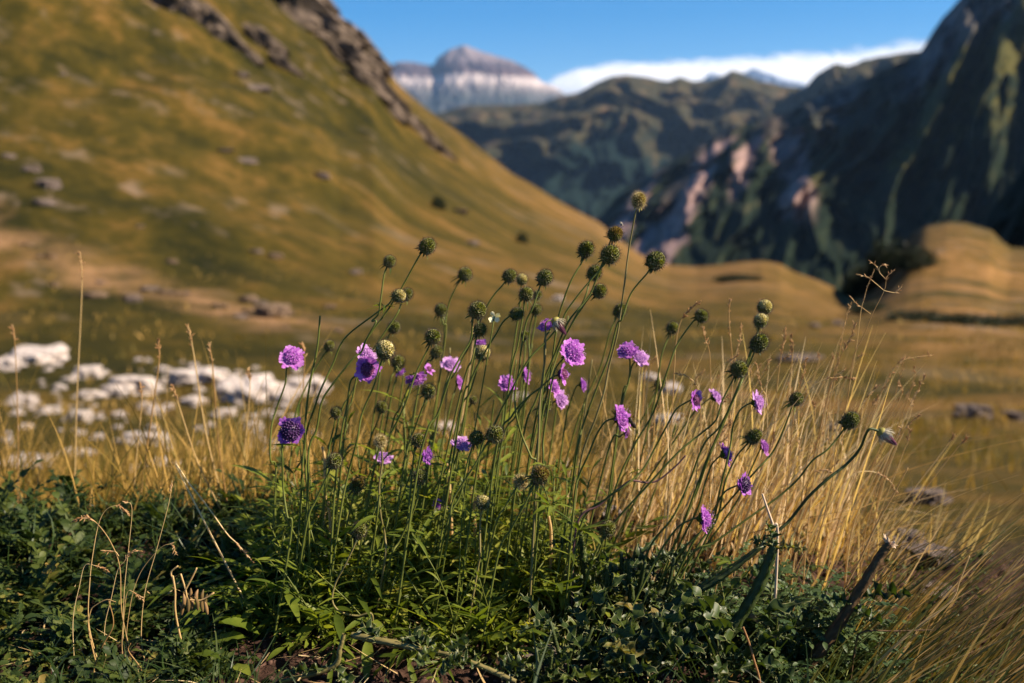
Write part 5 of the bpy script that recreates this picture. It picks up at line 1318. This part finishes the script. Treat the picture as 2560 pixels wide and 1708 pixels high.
for i in range(74):
    bx = random.uniform(1480, 2180); H = random.uniform(250, 520); lean = random.uniform(.02, .45); Y1 = 1400 - H; X1 = bx + H * lean
    tipx = random.uniform(-10, 45)
    grass_stalk([(X1 + tipx, Y1), (X1, Y1 + 40), (bx + H * lean * .5, 1400 - H * .55), (bx + H * lean * .12, 1340)], random.uniform(.93, 1.22), 'thin dry stalk with a narrow ear in the straw behind the right stems', (0, random.uniform(.15, .3)), 12, .0045, random.uniform(.0005, .0009), 'dry stalks in the straw at right', bx=bx)
S3 = lambda L_: [(x / 1.836, 854 + y / 1.836) for x, y in L_]
grass_stalk(S3([(592, 792), (545, 755), (490, 770), (455, 830), (430, 950), (412, 1100), (408, 1300), (430, 1560)]), .80, 'dry stalk arching over to the right with a bent ear at lower left', (0, .17), 18, .004, .0007)
grass_stalk(S3([(575, 740), (600, 745), (605, 800), (590, 950), (570, 1150), (565, 1350), (550, 1560)]), .82, 'straight thin stalk with a tiny ear tip at lower left', (0, .08), 8, .004, .0005)
grass_stalk(S3([(785, 690), (790, 640), (825, 605)]+[(770, 750), (720, 950), (665, 1150), (648, 1350), (640, 1560)])[0:0] or S3([(782, 680), (790, 640), (775, 740), (720, 950), (665, 1150), (648, 1350), (640, 1560)]), .81, 'tall straight stalk topped by a short dark ear at lower left', (0, .1), 12, .004, .0006)
grass_stalk(S3([(490, 1048), (440, 1030), (390, 1028), (365, 1120), (335, 1280), (310, 1560)]), .80, 'leftmost dry stalk with a rusty ear nodding right', (0, .22), 14, .0042, .0005)
grass_stalk(S3([(338, 822), (400, 808), (450, 840), (510, 925), (550, 1040), (560, 1250), (590, 1540)]), .80, 'dry stalk bending left with a knotted ear at lower left', (0, .30), 18, .0045, .0007, branches=[S3([(545, 985), (530, 965), (505, 962), (480, 960)])])
grass_stalk(S3([(645, 962), (600, 968), (570, 1010), (540, 1050), (510, 1180), (480, 1320), (460, 1560)]), .80, 'short stalk with an ear curving right in the lower left tuft', (0, .28), 16, .004, .0005)
grass_stalk(S3([(808, 975), (790, 935), (750, 938), (700, 985), (640, 1070), (600, 1200), (580, 1400), (600, 1550)]), .80, 'stalk with a drooping hooked ear right of the lower left tuft', (0, .2), 14, .004, .0005)
grass_stalk(S3([(660, 1190), (620, 1155), (585, 1150), (570, 1250), (560, 1400), (545, 1540)]), .78, 'small stalk with a curled ear in the middle of the lower left tuft', (0, .25), 12, .004, .0005)
grass_stalk(S3([(530, 1195), (490, 1185), (440, 1210), (415, 1240), (408, 1330), (425, 1560)]), .79, 'bare blade curving right low in the lower left tuft', n=0, r=.0006)
grass_stalk(S3([(600, 1385), (590, 1420), (640, 1490), (660, 1540)]), .77, 'broken bent straw at the foot of the lower left tuft', n=0, r=.0007)
grass_stalk(S3([(690, 1140), (690, 1185), (650, 1215)])[0:0] or S3([(500, 1190), (520, 1300), (470, 1400), (430, 1520)]), .77, 'pale straw leaning across the lower left tuft', n=0, r=.0008)
grass_stalk(S3([(1160, 1010), (1090, 930), (1040, 880), (950, 755), (870, 655), (826, 606)])[::1], .88, 'long straw broken over and bent down to the right at left', (.0, .2), 10, .006, .0009, bx=640)
for i, (tx, ty, bx, d, lb, w) in enumerate([(522, 862, 570, 1.12, 'blurred straw with a curved ear beside the domed white outcrop', .0011), (470, 815, 560, 1.15, 'blurred tall straw left of the curved eared one', .0011),
        (395, 850, 345, 1.15, 'blurred thick straw leaning right in front of the forked boulder', .0013), (430, 965, 560, 1.1, 'blurred arching straw in front of the long low outcrop', .001),
        (200, 630, 185, 1.25, 'very tall faint stalk rising over the left hillside', .0009), (620, 925, 600, 1.2, 'blurred straw before the domed white outcrop', .0009),
        (757, 860, 735, 1.1, 'blurred straw with a pale ear beside the leftmost lilac flower', .0009), (30, 815, 60, 1.25, 'faint stalk at the left edge above the white outcrop', .0008),
        (1180, 800, 1120, 1.15, 'blurred rusty stalk behind the large bristly head', .001), (350, 960, 330, 1.15, 'blurred straw standing in front of the flat bright stone', .001)]):
    H = 1350 - ty
    grass_stalk([(tx, ty), (tx + (bx - tx) * .08 + 6, ty + H * .12), (tx + (bx - tx) * .5, ty + H * .5), (bx, ty + H * .85)], d, lb, (0, .22), 16, .006, w, bx=bx)
# short pale broken straws among the leaves
for X, Y, bx, d in [(806, 1118, 812, .95), (1118, 1160, 1135, .97), (820, 1255, 835, .92), (1372, 1290, 1372, .90), (1180, 1230, 1190, .95)]:
    bare_stem([(X, Y), (X + 6, Y + 60)], d, bx, {806: 'short white broken straw left of the low green head', 1118: 'short white straw below the pale stone', 820: 'pinkish broken straw above the left leaves',
               1372: 'cream upright straw below the leaf tuft at centre', 1180: 'short pale straw behind the withered head'}[X], 'straw_pale', .0016, 'dry_straw', 'straw')

# ------------------------------------------------------------------ grass masses (nobody could count them)
def mass(name, label, mat, make, cat='grass'):
    mb = MB(); make(mb); return tag(link(name, mb.mesh(name, M[mat])), label, cat, kind='stuff')
def zone(n, x0, x1, y0, y1, keep=None):
    """n base points; x given as photograph columns, y as distance"""
    y = rng.uniform(y0, y1, n); X = rng.uniform(x0, x1, n); x = (X - 1280) / F / (CT - .15 * ST) * y
    if keep is not None:
        k = keep(X, y, x); x, y = x[k], y[k]
    return np.stack([x, y, terrain_z(x, y) - .004], 1)
def straw_right(mb):
    def put(n, x0, x1, y0, y1, h0, h1, lx, w0, w1, b0=.1, t=(.2, .95)):
        b = zone(n, x0, x1, y0, y1, lambda X, y, x: fbm(x * 16, y * 16, 3.0, 2) > -.08); n = len(b)
        h = rng.uniform(h0, h1, n); lean = np.stack([rng.normal(lx, .13, n), rng.normal(0, .1, n), 0 * h], 1); bend = np.stack([rng.normal(b0, .14, n), rng.normal(0, .1, n), -np.abs(rng.normal(.03, .05, n))], 1)
        blades(mb, b, h, lean, bend, rng.uniform(w0, w1, n), 6, 0, rng.uniform(*t, n))
    put(230, 1430, 2130, .98, 1.30, .10, .25, .20, .0006, .0013)
    put(190, 1450, 2150, 1.0, 1.40, .05, .14, .20, .0006, .0012)
    put(130, 1500, 2100, .95, 1.1, .15, .28, .22, .0010, .0017, .06, (.55, 1))
    put(140, 1560, 2080, 1.0, 1.2, .10, .22, .16, .0008, .0015, .06, (.5, 1))
    put(200, 1950, 2500, 1.05, 1.5, .04, .10, .40, .0006, .0011)
    b = zone(190, 1420, 2250, .95, 1.3); n = len(b)
    blades(mb, b, rng.uniform(.08, .2, n), np.stack([rng.normal(.25, .35, n), rng.normal(0, .25, n), 0 * b[:, 0]], 1), np.stack([rng.normal(.2, .55, n), rng.normal(0, .3, n), -np.abs(rng.normal(.25, .25, n))], 1), rng.uniform(.0006, .0014, n), 8, 0, rng.uniform(0, 1, n))
mass('dry_grass', 'golden straw behind the right-hand stems', 'straw', straw_right)
def straw_left(mb):
    for (n, y0, y1, h0, h1, w) in ((2300, 1.10, 1.7, .06, .18, .0011), (2200, 1.6, 2.6, .05, .18, .0016), (300, 1.1, 1.8, .15, .25, .001)):
        b = zone(n, -150, 1450, y0, y1, lambda X, y, x: fbm(x * 5, y * 5, 3.0, 2) > -.3); n = len(b)
        h = rng.uniform(h0, h1, n); lean = np.stack([rng.normal(.08, .22, n), rng.normal(0, .2, n), 0 * h], 1); bend = np.stack([rng.normal(.1, .25, n), rng.normal(0, .2, n), -.05 + 0 * h], 1)
        blades(mb, b, h, lean, bend, rng.uniform(w * .6, w * 1.2, n), 5, 0, np.clip(rng.normal(.62, .22, n), .05, 1))
mass('dry_grass', 'golden and greenish straw behind the left carpet', 'grass', straw_left)
def meadow(mb):
    for (n, y0, y1, h0, h1, w) in ((5000, 2.4, 5, .03, .09, .003), (5500, 5, 11, .03, .10, .006), (4000, 11, 24, .04, .12, .014)):
        b = zone(n, -200, 2760, y0, y1, lambda X, y, x: fbm(x * 1.5, y * 1.5, 3.0, 3) > -.2); n = len(b)
        h = rng.uniform(h0, h1, n); lean = np.stack([rng.normal(.05, .3, n), rng.normal(0, .3, n), 0 * h], 1); bend = np.stack([rng.normal(.05, .3, n), rng.normal(0, .3, n), 0 * h], 1)
        blades(mb, b, h, lean, bend, rng.uniform(w * .5, w, n), 2, 0, np.clip(.47 + .28 * fbm(b[:, 0] * .7, b[:, 1] * .7, 8.0, 3) + rng.normal(0, .10, n), 0, .9))
mass('meadow_grass', 'short mixed grass of the open meadow', 'grass', meadow)
def sedge(mb):
    for (n, x0, x1, y0, y1, h0, h1, lx, t) in ((420, 2080, 2800, .68, .98, .07, .17, .80, (0, 1)), (220, 1990, 2400, .70, .88, .04, .11, .6, (0, .5)), (200, 2200, 2900, .75, 1.0, .10, .21, .9, (.5, 1))):
        b = zone(n, x0, x1, y0, y1); n = len(b); h = rng.uniform(h0, h1, n)
        lean = np.stack([rng.normal(lx * .6, .14, n), rng.normal(0, .12, n), 0 * h], 1); bend = np.stack([rng.normal(lx * .45, .15, n), rng.normal(0, .1, n), -np.abs(rng.normal(.12, .08, n))], 1)
        blades(mb, b, h, lean, bend, rng.uniform(.0006, .0015, n), 8, 0, rng.uniform(*t, n))
mass('sedge', 'long green and tawny sedge sweeping right at the lower right corner', 'sedge', sedge)
def green_blades(mb):
    for (n, x0, x1, y0, y1, h0, h1) in ((420, 60, 640, .66, .80, .02, .055), (260, 600, 1300, .64, .74, .012, .035), (300, 1300, 2200, .68, .9, .03, .08), (500, -100, 660, .95, 1.2, .03, .09), (260, 560, 1400, .9, 1.15, .04, .10)):
        b = zone(n, x0, x1, y0, y1); n = len(b); h = rng.uniform(h0, h1, n)
        lean = np.stack([rng.normal(.1, .5, n), rng.normal(0, .4, n), 0 * h], 1); bend = np.stack([rng.normal(0, .4, n), rng.normal(0, .4, n), -np.abs(rng.normal(.2, .15, n))], 1)
        blades(mb, b, h, lean, bend, rng.uniform(.0006, .0014, n), 5, 0, rng.random(n))
mass('green_grass', 'short green grass blades along the foot of the picture', 'grass_green', green_blades)
def cover(mb):
    def soil(X, y, x):
        s = (np.abs(X - 960) < 360 + 60 * fbm(y * 8, X * .004, 1.0, 2)) & (y < .83 + .02 * fbm(X * .01, y, 2.0, 2))
        return ~s | (rng.random(len(X)) < .05)
    b = zone(15000, -150, 2500, .62, 1.16, soil); n = len(b)
    b[:, 2] += rng.uniform(0, .022, n) * (.4 + .6 * rng.random(n))
    az = rng.uniform(0, 2 * PI, n); el = rng.normal(.4, .7, n); L = rng.uniform(.003, .0075, n); w = L * rng.uniform(.25, .42, n)
    d = np.stack([np.cos(el) * np.cos(az), np.cos(el) * np.sin(az), np.sin(el)], 1); s = np.stack([-np.sin(az), np.cos(az), 0 * az], 1) + rng.normal(0, .5, (n, 3))
    up = np.cross(d, s)
    rows = []
    for t, k in ((0, .15), (.3, .85), (.6, 1.0), (.85, .6), (1, .05)):
        c = b + d * (L * t)[:, None] - np.array([0, 0, 1.0]) * (L * .25 * t * t)[:, None]
        rows += [c - s * (w * k)[:, None] + up * (w * k * .3)[:, None], c, c + s * (w * k)[:, None] + up * (w * k * .3)[:, None]]
    V = np.stack(rows, 1).reshape(-1, 3); base = np.arange(n)[:, None] * 15
    q = []
    for r in range(4):
        o = base + r * 3; q += [np.concatenate([o, o + 1, o + 4, o + 3], 1), np.concatenate([o + 1, o + 2, o + 5, o + 4], 1)]
    mb.add(V, np.concatenate(q), None, 0, np.repeat(np.clip(rng.normal(.5, .24, n), 0, 1), 15))
mass('undergrowth', 'carpet of small dark leaves covering the bank', 'leaf_low', cover, 'ground cover')
M['crumb'] = mat_plain('soil_crumb', [(0, (.016, .009, .007)), (.5, (.05, .027, .02)), (1, (.15, .085, .065))], .95, .1, 300, .5)
def crumbs(mb):
    b = zone(2600, 350, 1750, .62, .86); n = len(b); v, f = ICO1
    s = rng.gamma(2.0, .0009, n); s = np.clip(s, .0006, .006)
    k = len(v); j = 1 + .35 * rng.normal(size=(n, k, 1)); V = b[:, None] + v[None] * j * s[:, None, None] * np.array([1, 1, .7]) + np.array([0, 0, .004])
    t = (f[None] + (np.arange(n) * k)[:, None, None]).reshape(-1, 3)
    mb.add(V.reshape(-1, 3), None, t, 0, np.repeat(rng.random(n), k))
o_ = mass('soil_crumbs', 'loose crumbs of dark brown soil in the bare patch', 'crumb', crumbs, 'soil')
def litter(mb):
    b = zone(520, -50, 2400, .62, .95); n = len(b); h = rng.uniform(.01, .04, n); az = rng.uniform(0, 2 * PI, n)
    lean = np.stack([np.cos(az), np.sin(az), rng.normal(-.8, .15, n)], 1); blades(mb, b + np.array([0, 0, .012]), h, lean, rng.normal(0, .15, (n, 3)), rng.uniform(.0003, .0009, n), 3, 0, rng.random(n))
mass('straw_litter', 'dead straw bits scattered over the soil and carpet', 'straw_pale', litter)

# grey stone by the soil patch
def near_rock(X, Y, d, s, label):
    B = gnd(X, d); o = link('rock', ROCKS['greyrock'][1]); o.location = (B[0], B[1], B[2] + s[2] * .4); o.scale = s; o.rotation_euler = (.1, .2, .4); tag(o, label, 'rock')
near_rock(1395, 1585, .79, (.026, .018, .013), 'brownish grey stone half buried beside the bare soil')
near_rock(90, 1650, .74, (.02, .015, .008), 'flat grey brown stone at the lower left corner')

# ------------------------------------------------------------------ cloud bank
def cloud():
    D = 42000; top = [(1290, 222), (1340, 192), (1380, 172), (1450, 150), (1550, 136), (1690, 130), (1860, 118), (2010, 105), (2150, 93), (2260, 80), (2330, 66), (2450, 50), (2700, 20), (3200, -20)]
    bot = [(1290, 226), (1400, 262), (1550, 285), (1900, 300), (3200, 300)]
    xs = np.linspace(1290, 3200, 420); mb = MB(); V = []; S = []
    n = 44
    for X in xs:
        yt = np.interp(X, *zip(*top)); yb = np.interp(X, *zip(*bot)); a, et = ae(X, yt); _, eb = ae(X, yb)
        zm, hz = (et + eb) / 2 * D, (et - eb) / 2 * D
        for k in range(n):
            t = 2 * PI * k / n
            V.append((a * D, D - math.cos(t) * max(hz * 1.2, 20) + math.sin(t) * hz * 2.2, zm + math.sin(t) * hz)); S.append(((X - 1290) / 1910, .5 + .5 * math.sin(t), min(1, (X - 1290) / 170)))
    V = np.array(V); nn = fbm(V[:, 0] * .0011, V[:, 2] * .004, V[:, 1] * .0011, 4)
    V[:, 2] += nn * 22; V[:, 1] += nn * 60
    C = len(xs); i = np.arange(C - 1)[:, None] * n; j = np.arange(n)[None]
    mb.add(V, np.stack([i + j, i + (j + 1) % n, i + n + (j + 1) % n, i + n + j], -1).reshape(-1, 4))
    mb.uv = np.array(S)
    g = G('cloud_white'); sf = g.attr('surf', True); q = g.sep(sf)
    nz = g.noise(g.vmath('MULTIPLY', sf, (34, 5, 0)), 1, 6, .62, .6)
    al = g.math('SUBTRACT', g.math('MULTIPLY', q[2], 1.35), g.math('MULTIPLY', g.math('POWER', q[1], 3.0), g.math('MULTIPLY', nz, 2.9)))
    al = g.math('MULTIPLY', al, 1.1, True)
    mx = g.n('ShaderNodeMixShader'); tr = g.n('ShaderNodeBsdfTransparent'); g.set(mx.inputs[0], al)
    g.t.links.new(tr.outputs[0], mx.inputs[1]); g.t.links.new(g.bsdf((.72, .72, .74), 1, 0), mx.inputs[2]); m = g.finish(mx.outputs[0])
    tag(link('cloud', mb.mesh('cloud', m)), 'long white cloud bank lying behind the ridges', 'cloud', kind='stuff')
cloud()

# ------------------------------------------------------------------ air
HAZE = True
if HAZE:
    m = bpy.data.materials.new('haze_air'); m.use_nodes = True; nt = m.node_tree; nt.nodes.clear()
    out = nt.nodes.new('ShaderNodeOutputMaterial'); vol = nt.nodes.new('ShaderNodeVolumePrincipled')
    vol.inputs['Color'].default_value = (.36, .60, 1, 1); vol.inputs['Density'].default_value = 2.1e-5; vol.inputs['Anisotropy'].default_value = .2
    nt.links.new(vol.outputs[0], out.inputs['Volume'])
    mb = MB(); x0, x1, y0, y1, z1 = -36000, 36000, -34000, 35500, 3000
    z0 = min(min(v_.co.z for v_ in o_.data.vertices) for o_ in COL.objects if o_.type == 'MESH' and o_.get('kind') == 'structure') - 1
    v = [(x, y, z) for x in (x0, x1) for y in (y0, y1) for z in (z0, z1)]
    mb.add(v, [(0, 1, 3, 2), (4, 6, 7, 5), (0, 4, 5, 1), (2, 3, 7, 6), (0, 2, 6, 4), (1, 5, 7, 3)])
    tag(link('haze', mb.mesh('haze', m, smooth=False)), 'thin blue air between the near meadow and the far peaks', 'haze', kind='stuff')
    # keep the valley floor inside the box
    bpy.data.objects['valley_ground'].scale = (.45, .45, 1)

# ------------------------------------------------------------------ light, sky, camera
SUN_AZ, SUN_EL = 100.0, 37.0        # azimuth clockwise from +Y (view direction), elevation
az, el = math.radians(SUN_AZ), math.radians(SUN_EL)
sd = Vector((math.sin(az) * math.cos(el), math.cos(az) * math.cos(el), math.sin(el)))
sun = bpy.data.lights.new('sun', 'SUN'); sun.energy = 5.0; sun.angle = math.radians(.5); sun.color = (1, .86, .66)
so = bpy.data.objects.new('sun', sun); COL.objects.link(so); so.rotation_mode = 'QUATERNION'; so.rotation_quaternion = (-sd).to_track_quat('-Z', 'Y')
w = bpy.data.worlds.new('World'); scene.world = w; w.use_nodes = True; nt = w.node_tree; nt.nodes.clear()
sky = nt.nodes.new('ShaderNodeTexSky'); sky.sky_type = 'NISHITA'; sky.sun_disc = False; sky.sun_elevation = el; sky.sun_rotation = az
sky.altitude = 2200; sky.air_density = 1.0; sky.dust_density = .1; sky.ozone_density = 3.0
hs = nt.nodes.new('ShaderNodeHueSaturation'); hs.inputs['Saturation'].default_value = 1.6
bg = nt.nodes.new('ShaderNodeBackground'); bg.inputs['Strength'].default_value = .05
wo = nt.nodes.new('ShaderNodeOutputWorld')
nt.links.new(sky.outputs[0], hs.inputs['Color']); nt.links.new(hs.outputs[0], bg.inputs['Color']); nt.links.new(bg.outputs[0], wo.inputs['Surface'])

cam = bpy.data.cameras.new('camera'); co = bpy.data.objects.new('camera', cam); COL.objects.link(co); scene.camera = co
cam.sensor_width = 36; cam.lens = 35; co.location = (0, 0, CAMZ); co.rotation_euler = (PI / 2 - TH, 0, 0)
cam.clip_start = .01; cam.clip_end = 200000
cam.dof.use_dof = True; cam.dof.focus_distance = .855; cam.dof.aperture_fstop = 4.8; cam.dof.aperture_blades = 7
scene.view_settings.view_transform = 'Standard'; scene.view_settings.look = 'None'; scene.view_settings.exposure = 1.42; scene.view_settings.gamma = 1
scene.cycles.use_denoising = True
scene.cycles.max_bounces = 6; scene.cycles.diffuse_bounces = 3; scene.cycles.glossy_bounces = 2; scene.cycles.transmission_bounces = 3; scene.cycles.volume_bounces = 1
scene.cycles.caustics_reflective = False; scene.cycles.caustics_refractive = False
